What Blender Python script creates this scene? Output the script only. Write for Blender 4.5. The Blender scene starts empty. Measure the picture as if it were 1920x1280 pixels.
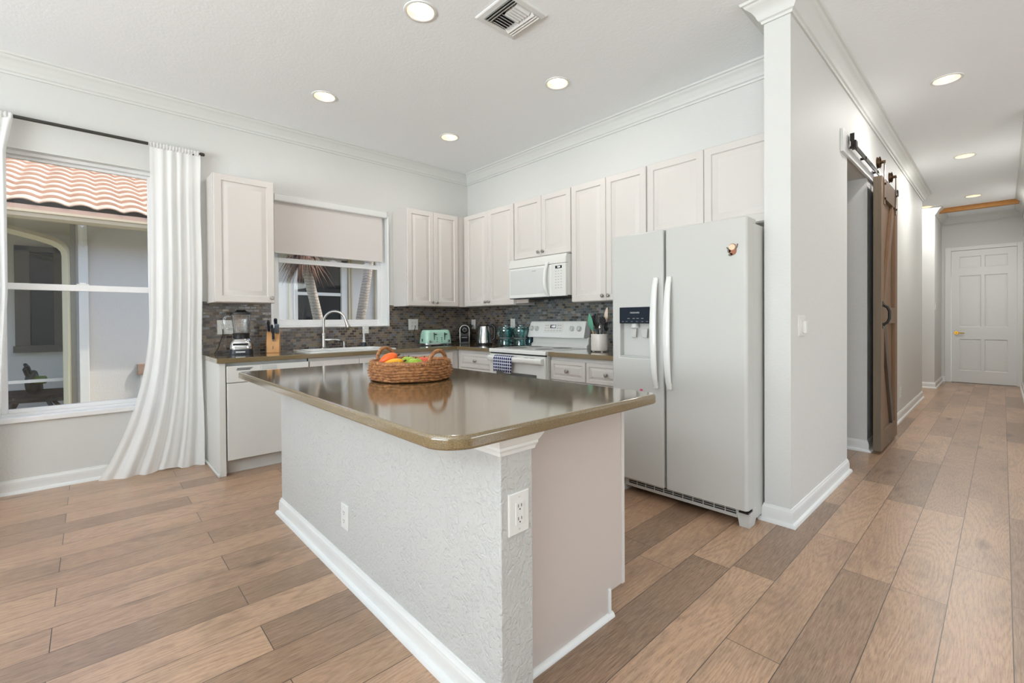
import bpy, bmesh, math, random
from mathutils import Vector, Matrix, Euler
random.seed(7)
SC = bpy.context.scene
COL = SC.collection
PI = math.pi

# ------------------------------------------------------------------ camera
cam_d = bpy.data.cameras.new('camera')
cam = bpy.data.objects.new('camera', cam_d); COL.objects.link(cam)
YAW, PITCH, ROLL = 0.8233307715926974, -0.009052812959176702, 0.006380419168138933
CAMPOS = Vector((4.7024123, -3.5881549, 1.1913769))
_R = Matrix.Rotation(YAW, 3, 'Z') @ Matrix.Rotation(PITCH, 3, 'X') @ Matrix.Rotation(ROLL, 3, 'Y')
_r, _f, _u = _R.col[0], _R.col[1], _R.col[2]
_m = Matrix((( _r.x, _u.x, -_f.x), (_r.y, _u.y, -_f.y), (_r.z, _u.z, -_f.z))).to_4x4()
_m.translation = CAMPOS
cam.matrix_world = _m
cam_d.sensor_width = 36.0
cam_d.lens = 853.5423509 / 1920 * 36
cam_d.shift_y = (608.3571 - 640) / 1920
cam_d.clip_start = 0.02; cam_d.clip_end = 200
SC.camera = cam

# ------------------------------------------------------------------ view, world, sun, daylight
SC.view_settings.view_transform = 'Standard'
SC.view_settings.look = 'None'
SC.view_settings.exposure = 0.42
SC.view_settings.gamma = 1.0
SC.view_settings.use_curve_mapping = False
SC.cycles.use_denoising = True
SC.cycles.max_bounces = 12
SC.cycles.diffuse_bounces = 6
SC.cycles.glossy_bounces = 4
SC.cycles.transmission_bounces = 8
SC.cycles.transparent_max_bounces = 16
SC.cycles.caustics_reflective = False
SC.cycles.caustics_refractive = False
SC.cycles.sample_clamp_indirect = 6.0

world = bpy.data.worlds.new('world'); SC.world = world
world.use_nodes = True
wn = world.node_tree.nodes; wl = world.node_tree.links
bg = wn['Background']
sky = wn.new('ShaderNodeTexSky')
sky.sky_type = 'NISHITA'; sky.sun_disc = False
sky.sun_elevation = math.radians(56); sky.sun_rotation = math.radians(30)
sky.air_density = 1.0; sky.dust_density = 2.5; sky.ozone_density = 1.0
wl.new(sky.outputs['Color'], bg.inputs['Color'])
bg.inputs['Strength'].default_value = 0.38

def add_light(name, kind, loc, energy, color=(1, 1, 1), rot=(0, 0, 0), **kw):
    d = bpy.data.lights.new(name, kind); d.energy = energy; d.color = color
    for k, v in kw.items(): setattr(d, k, v)
    o = bpy.data.objects.new(name, d); COL.objects.link(o)
    o.location = loc; o.rotation_euler = rot
    return o
_s = Vector((0.25, 0.50, 0.83)).normalized()
sun = add_light('sun', 'SUN', (0, 0, 12), 2.3, (1, 0.95, 0.87), angle=math.radians(0.6))
sun.rotation_euler = _s.to_track_quat('Z', 'Y').to_euler()
# area lamp for daylight at the glass doors behind, tilted up to brighten the ceiling
add_light('daylight_patio', 'AREA', (4.6, -8.42, 1.30), 480, (0.89, 0.96, 1.0), (PI/2+0.95, 0, 0), shape='RECTANGLE', size=5.2, size_y=2.2, spread=math.radians(140))
add_light('fill_living', 'AREA', (8.93, 0.1, 1.45), 50, (0.90, 0.965, 1.0), (0, PI/2+0.1, 0), shape='RECTANGLE', size=1.7, size_y=3.6)  # added fill lamp, set at a made-up window in the right wall

# ------------------------------------------------------------------ materials
def lin(c):
    return tuple(((v/255)/12.92 if v/255 <= 0.04045 else ((v/255+0.055)/1.055)**2.4) for v in c) + (1,)
class NT:
    def __init__(s, m):
        m.use_nodes = True; s.m = m; s.t = m.node_tree; s.n = s.t.nodes; s.l = s.t.links
        s.bsdf = s.n['Principled BSDF']; s.out = s.n['Material Output']
    def new(s, k, **kw):
        n = s.n.new(k)
        for a, b in kw.items(): setattr(n, a, b)
        return n
    def link(s, a, b): s.l.new(a, b)
    def setin(s, sock, v):
        if hasattr(v, 'is_output'): s.link(v, sock)
        else: sock.default_value = v
    def math(s, op, a, b=0.0, c=0.0):
        n = s.new('ShaderNodeMath', operation=op)
        s.setin(n.inputs[0], a); s.setin(n.inputs[1], b); s.setin(n.inputs[2], c)
        return n.outputs[0]
    def comb(s, x, y, z):
        n = s.new('ShaderNodeCombineXYZ')
        for i, v in enumerate((x, y, z)): s.setin(n.inputs[i], v)
        return n.outputs[0]
    def mix(s, f, a, b, blend='MIX'):
        n = s.new('ShaderNodeMix', data_type='RGBA', blend_type=blend)
        s.setin(n.inputs['Factor'], f); s.setin(n.inputs['A'], a) if False else None
        s.setin(n.inputs[0], f); s.setin(n.inputs[6], a); s.setin(n.inputs[7], b)
        return n.outputs[2]
    def noise(s, vec, scale, detail=2.0, rough=0.5, dist=0.0):
        n = s.new('ShaderNodeTexNoise'); s.link(vec, n.inputs['Vector'])
        n.inputs['Scale'].default_value = scale; n.inputs['Detail'].default_value = detail
        n.inputs['Roughness'].default_value = rough; n.inputs['Distortion'].default_value = dist
        return n.outputs['Fac']
    def white(s, vec):
        n = s.new('ShaderNodeTexWhiteNoise', noise_dimensions='3D'); s.link(vec, n.inputs['Vector']); return n
    def coords(s):
        n = s.new('ShaderNodeTexCoord'); return n.outputs['Object']
    def xyz(s, v):
        n = s.new('ShaderNodeSeparateXYZ'); s.link(v, n.inputs[0]); return n.outputs
    def ramp(s, f, stops, interp='LINEAR'):
        n = s.new('ShaderNodeValToRGB'); r = n.color_ramp; r.interpolation = interp
        while len(r.elements) < len(stops): r.elements.new(0.5)
        for e, (p, c) in zip(r.elements, stops): e.position = p; e.color = c
        s.link(f, n.inputs[0]); return n.outputs[0]
    def bump(s, h, strength, dist):
        n = s.new('ShaderNodeBump'); n.inputs['Strength'].default_value = strength
        n.inputs['Distance'].default_value = dist; s.link(h, n.inputs['Height'])
        s.link(n.outputs[0], s.bsdf.inputs['Normal']); return n
def M_(name, rgb, rough=0.5, metal=0.0, bump=None, var=None, coat=0.0, spec=None):
    m = bpy.data.materials.new(name); t = NT(m); b = t.bsdf
    b.inputs['Base Color'].default_value = lin(rgb)
    b.inputs['Roughness'].default_value = rough; b.inputs['Metallic'].default_value = metal
    if coat: b.inputs['Coat Weight'].default_value = coat
    if spec is not None: b.inputs['Specular IOR Level'].default_value = spec
    if bump:
        sc, st, di = bump; t.bump(t.noise(t.coords(), sc, 3), st, di)
    if var:
        sc, rgb2 = var
        t.link(t.mix(t.noise(t.coords(), sc, 4), lin(rgb), lin(rgb2)), b.inputs['Base Color'])
    return m
MAT = {}
MAT['wall'] = M_('wall_paint', (208, 208, 205), 0.6, bump=(70, 0.35, 0.004))
MAT['ceiling'] = M_('ceiling_paint', (240, 243, 245), 0.8, bump=(60, 0.3, 0.004))
MAT['trim'] = M_('trim_paint', (222, 223, 221), 0.4)
MAT['crown'] = M_('crown_paint', (210, 211, 208), 0.5)
MAT['cab'] = M_('cabinet_thermofoil', (207, 202, 197), 0.45)
MAT['cabpanel'] = M_('island_laminate', (196, 186, 179), 0.5)
MAT['appl'] = M_('white_appliance', (214, 214, 210), 0.4, spec=0.4)
MAT['fridge'] = M_('fridge_white', (192, 192, 188), 0.38, spec=0.4)
MAT['applgloss'] = M_('white_gloss_enamel', (222, 223, 220), 0.12)
MAT['whiteplastic'] = M_('white_plastic', (218, 218, 214), 0.4)
MAT['vinyl'] = M_('white_vinyl', (232, 232, 232), 0.35)
MAT['nickel'] = M_('brushed_nickel', (178, 174, 168), 0.3, 1.0)
MAT['chrome'] = M_('polished_steel', (205, 205, 205), 0.12, 1.0)
MAT['black'] = M_('black_plastic', (22, 22, 24), 0.4)
MAT['blackgloss'] = M_('black_gloss', (18, 19, 22), 0.1)
MAT['darkslot'] = M_('dark_slot', (30, 31, 33), 0.6)
MAT['greytext'] = M_('grey_print', (158, 160, 160), 0.5)
MAT['lightgrey'] = M_('light_grey_plastic', (196, 197, 195), 0.4)
MAT['iron'] = M_('black_iron', (44, 41, 38), 0.45, 0.6)
MAT['bronze'] = M_('dark_bronze', (84, 62, 42), 0.4, 0.7)
MAT['rodmetal'] = M_('rod_metal', (66, 64, 60), 0.45, 0.4)
MAT['brass'] = M_('brass', (196, 150, 62), 0.22, 1.0)
MAT['bamboo'] = M_('pale_wood', (208, 158, 104), 0.45, var=(25, (190, 138, 86)))
MAT['navyhandle'] = M_('dark_handle', (30, 38, 48), 0.4)
MAT['greyhandle'] = M_('grey_handle', (98, 108, 120), 0.4)
MAT['mint'] = M_('mint_enamel', (172, 214, 196), 0.2, coat=0.4)
MAT['marble'] = M_('marble', (226, 220, 212), 0.3, var=(14, (190, 184, 178)))
MAT['tealrubber'] = M_('green_silicone', (84, 146, 122), 0.5)
MAT['shade'] = M_('shade_fabric', (212, 207, 203), 0.85)
MAT['gasket'] = M_('grey_gasket', (120, 121, 120), 0.6)
MAT['clockface'] = M_('display_black', (34, 36, 38), 0.15)
MAT['oakbeam'] = M_('oak_strip', (186, 128, 52), 0.5, var=(20, (160, 104, 38)))
MAT['orange'] = M_('orange_fruit', (240, 112, 34), 0.35, var=(18, (228, 84, 24)))
MAT['banana'] = M_('yellow_fruit', (244, 186, 40), 0.4, var=(14, (226, 150, 30)))
MAT['greenapple'] = M_('green_apple', (164, 190, 64), 0.3, var=(20, (140, 172, 50)))
MAT['redapple'] = M_('red_apple', (208, 62, 50), 0.3, var=(20, (226, 110, 70)))
MAT['stem'] = M_('fruit_stem', (74, 54, 34), 0.7)
MAT['stucco'] = M_('outside_stucco', (214, 210, 204), 0.85, bump=(60, 0.4, 0.006))
MAT['stuccotan'] = M_('tan_trim_paint', (200, 188, 162), 0.7)
MAT['darkstucco'] = M_('grey_trim_paint', (150, 144, 130), 0.8)
MAT['gutter'] = M_('gutter_paint', (206, 190, 160), 0.55)
MAT['downspout'] = M_('downspout_paint', (226, 216, 186), 0.5)
MAT['downspoutwhite'] = M_('downspout_white', (226, 224, 218), 0.5)
MAT['rooftile'] = M_('roof_tile', (214, 188, 166), 0.85, var=(6, (190, 156, 132)))
MAT['ownroof'] = M_('own_roof', (190, 160, 140), 0.9)
MAT['darkframe'] = M_('bronze_frame', (92, 84, 74), 0.5)
MAT['winpanedark'] = M_('dark_window_glass', (26, 26, 26), 0.05)
MAT['soil'] = M_('outside_ground', (150, 140, 120), 0.95, var=(5, (120, 128, 90)))
MAT['frond'] = M_('green_frond', (84, 110, 44), 0.6)
MAT['deadfrond'] = M_('dead_frond', (124, 88, 66), 0.8, var=(30, (84, 58, 46)))
MAT['sawdark'] = M_('saw_dark_metal', (52, 52, 50), 0.5, 0.3)
MAT['sawgreen'] = M_('saw_green_plastic', (96, 116, 40), 0.5)
MAT['sawgrey'] = M_('saw_grey_metal', (110, 110, 106), 0.5, 0.2)
MAT['rust'] = M_('rusty_metal', (172, 150, 132), 0.7, var=(20, (150, 108, 84)))
MAT['sloth'] = M_('magnet_brown', (150, 92, 62), 0.5)
MAT['slothface'] = M_('magnet_cream', (228, 200, 170), 0.5)
MAT['slothgrey'] = M_('magnet_olive', (104, 96, 80), 0.5)
MAT['applwin'] = M_('tinted_white_panel', (206, 208, 206), 0.06)
MAT['pink'] = M_('magnet_pink', (206, 84, 128), 0.5)
MAT['concrete'] = M_('patio_concrete', (200, 196, 188), 0.9)

def textured_white():
    m = bpy.data.materials.new('knockdown_plaster'); t = NT(m); b = t.bsdf
    b.inputs['Base Color'].default_value = lin((190, 190, 187)); b.inputs['Roughness'].default_value = 0.5
    c = t.coords()
    n1 = t.noise(c, 42, 4, 0.55, 1.2); n2 = t.noise(c, 7, 2)
    h = t.math('MULTIPLY', t.math('SMOOTH_MIN', n1, 0.56, 0.08), t.math('ADD', 0.35, n2))
    t.bump(h, 0.9, 0.012)
    return m
MAT['knock'] = textured_white()

def emis(name, rgb, strength):
    m = bpy.data.materials.new(name); t = NT(m)
    t.bsdf.inputs['Base Color'].default_value = lin(rgb)
    t.bsdf.inputs['Emission Color'].default_value = lin(rgb)
    t.bsdf.inputs['Emission Strength'].default_value = strength
    return m
MAT['bulb'] = emis('lamp_lens', (255, 248, 236), 6.0)
MAT['digits'] = emis('lit_digits', (235, 245, 245), 1.4)
MAT['cone'] = M_('lamp_reflector', (244, 218, 176), 0.5)

def thin_glass(name, tint, gloss=0.08, rough=0.0, maxg=0.6):
    m = bpy.data.materials.new(name); t = NT(m); t.n.remove(t.bsdf)
    tr = t.new('ShaderNodeBsdfTransparent'); tr.inputs[0].default_value = tint
    gl = t.new('ShaderNodeBsdfGlossy'); gl.inputs['Roughness'].default_value = rough
    lw = t.new('ShaderNodeLayerWeight'); lw.inputs['Blend'].default_value = 0.25
    f = t.math('MINIMUM', t.math('ADD', t.math('MULTIPLY', lw.outputs['Fresnel'], 0.8), gloss), maxg)
    mx = t.new('ShaderNodeMixShader'); t.link(f, mx.inputs[0]); t.link(tr.outputs[0], mx.inputs[1]); t.link(gl.outputs[0], mx.inputs[2])
    t.link(mx.outputs[0], t.out.inputs[0]); return m
MAT['pane'] = thin_glass('window_glass', (0.96, 0.97, 0.97, 1), 0.02, 0.0, 0.3)
MAT['glass'] = thin_glass('clear_glass', (0.97, 0.975, 0.975, 1), 0.13)
MAT['tealglass'] = thin_glass('teal_glass', lin((206, 234, 234)), 0.06)
MAT['blueglass'] = thin_glass('blue_glass', lin((206, 226, 236)), 0.06)
MAT['screenglass'] = thin_glass('smoked_glass', (0.35, 0.36, 0.37, 1), 0.1)

def sheer():
    m = bpy.data.materials.new('sheer_fabric'); t = NT(m); t.n.remove(t.bsdf)
    d = t.new('ShaderNodeBsdfDiffuse'); d.inputs[0].default_value = lin((250, 250, 249))
    tl = t.new('ShaderNodeBsdfTranslucent'); tl.inputs[0].default_value = lin((250, 250, 248))
    tr = t.new('ShaderNodeBsdfTransparent')
    a = t.new('ShaderNodeMixShader'); a.inputs[0].default_value = 0.28
    t.link(d.outputs[0], a.inputs[1]); t.link(tl.outputs[0], a.inputs[2])
    b = t.new('ShaderNodeMixShader'); b.inputs[0].default_value = 0.12
    t.link(a.outputs[0], b.inputs[1]); t.link(tr.outputs[0], b.inputs[2])
    t.link(b.outputs[0], t.out.inputs[0]); return m
MAT['sheer'] = sheer()

def floor_mat():
    m = bpy.data.materials.new('oak_vinyl_plank'); t = NT(m); b = t.bsdf
    x, y, z = t.xyz(t.coords())
    W, L = 0.1825, 1.22
    rx = t.math('DIVIDE', t.math('SUBTRACT', x, 4.0), W)
    row = t.math('FLOOR', rx); fx = t.math('FRACT', rx)
    rnd = t.white(t.comb(row, 3.7, 1.3)).outputs['Value']
    odd = t.math('MODULO', t.math('ABSOLUTE', row), 2.0)
    alt = t.math('ADD', t.math('MULTIPLY', odd, -0.60), 3.71)
    ran = t.math('MULTIPLY', rnd, L)
    left = t.math('LESS_THAN', x, 3.27)
    off = t.math('ADD', t.math('MULTIPLY', alt, left), t.math('MULTIPLY', ran, t.math('SUBTRACT', 1.0, left)))
    ry = t.math('DIVIDE', t.math('ADD', y, off), L)
    pl = t.math('FLOOR', ry); fy = t.math('FRACT', ry)
    wn_ = t.white(t.comb(row, pl, 0.5)); r1 = wn_.outputs['Value']
    rc = t.xyz(wn_.outputs['Color'])
    sx = t.math('ADD', x, t.math('MULTIPLY', rc[0], 30.0)); sy = t.math('ADD', y, t.math('MULTIPLY', rc[1], 30.0))
    big = t.noise(t.comb(t.math('MULTIPLY', sx, 5.5), t.math('MULTIPLY', sy, 0.75), rc[2]), 1.0, 1.2, 0.4, 0.15)
    fib0 = t.noise(t.comb(t.math('MULTIPLY', sx, 60.0), t.math('MULTIPLY', sy, 14.0), 0.0), 1.0, 2, 0.6)
    rings = t.math('SINE', t.math('ADD', t.math('MULTIPLY', big, 190.0), t.math('MULTIPLY', fib0, 2.2)))
    rings = t.math('POWER', t.math('MULTIPLY_ADD', rings, 0.5, 0.5), 1.6)
    fib = t.noise(t.comb(t.math('MULTIPLY', sx, 190.0), t.math('MULTIPLY', sy, 9.0), 0.0), 1.0, 3, 0.7)
    blot = t.noise(t.comb(t.math('MULTIPLY', sx, 5.0), t.math('MULTIPLY', sy, 1.6), 4.0), 1.0, 4, 0.6)
    base = t.ramp(r1, [(0.0, lin((118, 90, 69))), (0.25, lin((152, 119, 92))), (0.6, lin((176, 139, 109))), (1.0, lin((192, 155, 124)))])
    c1 = t.mix(t.math('MULTIPLY', rings, 0.30), base, lin((98, 74, 56)))
    c2 = t.mix(t.math('MULTIPLY', t.math('SMOOTH_MIN', t.math('MAXIMUM', t.math('MULTIPLY_ADD', blot, 3.6, -1.7), 0.0), 1.0, 0.1), 0.7), c1, lin((92, 72, 56)))
    c3 = t.mix(t.math('MULTIPLY', t.math('MAXIMUM', t.math('MULTIPLY_ADD', fib, 2.6, -0.9), 0.0), 0.45), c2, lin((206, 178, 152)))
    ex = t.math('MULTIPLY', t.math('MINIMUM', fx, t.math('SUBTRACT', 1.0, fx)), W)
    ey = t.math('MULTIPLY', t.math('MINIMUM', fy, t.math('SUBTRACT', 1.0, fy)), L)
    pore = t.noise(t.comb(t.math('MULTIPLY', sx, 330.0), t.math('MULTIPLY', sy, 16.0), 7.0), 1.0, 2, 0.6)
    c3 = t.mix(t.math('MULTIPLY', t.math('GREATER_THAN', pore, 0.57), 0.34), c3, lin((92, 68, 50)))
    vo = t.new('ShaderNodeTexVoronoi'); vo.inputs['Scale'].default_value = 1.0
    t.link(t.comb(t.math('MULTIPLY', sx, 5.0), t.math('MULTIPLY', sy, 1.5), 0.0), vo.inputs['Vector'])
    kn = t.math('MAXIMUM', t.math('SUBTRACT', 1.0, t.math('MULTIPLY', vo.outputs['Distance'], 5.5)), 0.0)
    c3 = t.mix(t.math('MULTIPLY', kn, 0.8), c3, lin((66, 46, 34)))
    e = t.math('LESS_THAN', t.math('MINIMUM', ex, ey), 0.0014)
    col = t.mix(e, c3, lin((58, 42, 32)))
    t.link(col, b.inputs['Base Color'])
    t.link(t.math('MULTIPLY_ADD', fib, 0.18, 0.26), b.inputs['Roughness'])
    b.inputs['Coat Weight'].default_value = 0.35; b.inputs['Coat Roughness'].default_value = 0.3
    t.bump(t.math('SUBTRACT', t.math('MULTIPLY', rings, 0.25), t.math('MULTIPLY', e, 1.0)), 0.25, 0.002)
    return m
MAT['floor'] = floor_mat()

def tile_mat():
    m = bpy.data.materials.new('slate_glass_mosaic'); t = NT(m); b = t.bsdf
    x, y, z = t.xyz(t.coords())
    u = t.math('ADD', x, y)
    W, H = 0.049, 0.0262
    rz = t.math('DIVIDE', z, H); row = t.math('FLOOR', rz); fz = t.math('FRACT', rz)
    ru = t.math('ADD', t.math('DIVIDE', u, W), t.math('MULTIPLY', t.math('MODULO', row, 2.0), 0.5))
    cl = t.math('FLOOR', ru); fu = t.math('FRACT', ru)
    wn_ = t.white(t.comb(row, cl, 2.5)); r1 = wn_.outputs['Value']; rc = t.xyz(wn_.outputs['Color'])
    warm = t.ramp(r1, [(0.0, lin((84, 76, 74))), (0.16, lin((122, 108, 98))), (0.34, lin((66, 60, 60))), (0.5, lin((104, 100, 104))), (0.66, lin((132, 118, 100))), (0.8, lin((88, 78, 66))), (0.92, lin((110, 112, 118)))], 'CONSTANT')
    cool = t.ramp(r1, [(0.0, lin((70, 80, 86))), (0.16, lin((98, 106, 108))), (0.34, lin((54, 58, 62))), (0.5, lin((92, 104, 112))), (0.66, lin((120, 114, 102))), (0.8, lin((74, 84, 82))), (0.92, lin((134, 138, 138)))], 'CONSTANT')
    fz_ = t.math('GREATER_THAN', x, 0.7)
    col = t.mix(fz_, warm, cool)
    col = t.mix(t.math('MULTIPLY', t.noise(t.coords(), 90, 4), 0.35), col, lin((60, 56, 54)))
    e1 = t.math('MULTIPLY', t.math('MINIMUM', fz, t.math('SUBTRACT', 1.0, fz)), H)
    e2 = t.math('MULTIPLY', t.math('MINIMUM', fu, t.math('SUBTRACT', 1.0, fu)), W)
    ed = t.math('MINIMUM', e1, e2)
    g = t.math('LESS_THAN', ed, 0.0013)
    t.link(t.mix(g, col, lin((150, 138, 122))), b.inputs['Base Color'])
    t.link(t.math('ADD', t.math('MULTIPLY_ADD', rc[1], 0.3, 0.12), t.math('MULTIPLY', g, 0.5)), b.inputs['Roughness'])
    hgt = t.math('ADD', t.math('MULTIPLY', t.math('MINIMUM', ed, 0.003), 300.0), t.math('MULTIPLY', t.noise(t.coords(), 60, 2), 0.8))
    t.bump(hgt, 0.5, 0.002)
    return m
MAT['tile'] = tile_mat()

def quartz():
    m = bpy.data.materials.new('taupe_quartz'); t = NT(m); b = t.bsdf
    c = t.coords(); n1 = t.noise(c, 420, 2, 0.6); n2 = t.noise(c, 3, 3)
    col = t.ramp(n1, [(0.30, lin((88, 73, 48))), (0.5, lin((118, 101, 70))), (0.72, lin((146, 128, 96)))])
    col = t.mix(t.math('MULTIPLY', n2, 0.3), col, lin((104, 88, 60)))
    t.link(col, b.inputs['Base Color']); b.inputs['Roughness'].default_value = 0.12
    b.inputs['IOR'].default_value = 1.5; b.inputs['Coat Weight'].default_value = 1.0; b.inputs['Coat IOR'].default_value = 1.6; b.inputs['Coat Roughness'].default_value = 0.09
    return m
MAT['quartz'] = quartz()

def barn(name, a, c_, long_axis='z'):
    m = bpy.data.materials.new(name); t = NT(m); b = t.bsdf
    x, y, z = t.xyz(t.coords())
    oi = t.new('ShaderNodeObjectInfo'); r = oi.outputs['Random']
    s1, s2 = (55.0, 1.6)
    v = t.comb(t.math('MULTIPLY', x, s1), t.math('MULTIPLY', y, s1 if long_axis == 'z' else s2), t.math('ADD', t.math('MULTIPLY', z, s2 if long_axis == 'z' else s1), t.math('MULTIPLY', r, 40.0)))
    n = t.noise(v, 1.0, 5, 0.65, 0.6)
    blot = t.noise(t.coords(), 3.5, 3)
    col = t.mix(n, lin(a), lin(c_))
    col = t.mix(t.math('MULTIPLY', blot, 0.6), col, lin((112, 100, 84)))
    t.link(col, b.inputs['Base Color']); b.inputs['Roughness'].default_value = 0.7
    t.bump(n, 0.4, 0.003); return m
MAT['barnbrown'] = barn('barn_wood_brown', (140, 100, 64), (84, 60, 42))
MAT['barngrey'] = barn('barn_wood_grey', (134, 118, 98), (90, 76, 60))
MAT['barndark'] = barn('barn_wood_dark', (86, 66, 52), (54, 42, 36))
MAT['barnrail'] = barn('barn_wood_rail', (122, 92, 64), (78, 60, 46), 'y')

def wicker():
    m = bpy.data.materials.new('seagrass_weave'); t = NT(m); b = t.bsdf
    c = t.coords(); n = t.noise(c, 60, 3, 0.6); n2 = t.noise(c, 9, 2)
    col = t.ramp(n, [(0.3, lin((84, 50, 26))), (0.5, lin((146, 94, 50))), (0.7, lin((192, 138, 86)))])
    col = t.mix(t.math('MULTIPLY', n2, 0.45), col, lin((150, 106, 72)))
    t.link(col, b.inputs['Base Color']); b.inputs['Roughness'].default_value = 0.6
    t.bump(t.noise(c, 220, 2), 0.4, 0.002); return m
MAT['wicker'] = wicker()

def towel_mat():
    m = bpy.data.materials.new('checked_towel'); t = NT(m); b = t.bsdf
    x, y, z = t.xyz(t.coords())
    P = 0.029
    fx = t.math('FRACT', t.math('DIVIDE', x, P)); fz = t.math('FRACT', t.math('DIVIDE', z, P))
    l = t.math('MAXIMUM', t.math('LESS_THAN', fx, 0.24), t.math('LESS_THAN', fz, 0.24))
    t.link(t.mix(l, lin((26, 34, 84)), lin((226, 230, 240))), b.inputs['Base Color']); b.inputs['Roughness'].default_value = 0.9
    return m
MAT['towel'] = towel_mat()

def trunk_mat():
    m = bpy.data.materials.new('palm_trunk'); t = NT(m); b = t.bsdf
    x, y, z = t.xyz(t.coords())
    n = t.noise(t.coords(), 14, 4)
    s = t.math('FRACT', t.math('ADD', t.math('MULTIPLY', z, 24.0), t.math('MULTIPLY', n, 1.6)))
    col = t.mix(t.math('MULTIPLY', t.math('LESS_THAN', s, 0.22), 0.7), lin((218, 208, 194)), lin((128, 106, 88)))
    col = t.mix(t.math('MULTIPLY', n, 0.5), col, lin((176, 162, 146)))
    t.link(col, b.inputs['Base Color']); b.inputs['Roughness'].default_value = 0.9
    t.bump(s, 0.6, 0.01); return m
MAT['trunk'] = trunk_mat()

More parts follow.
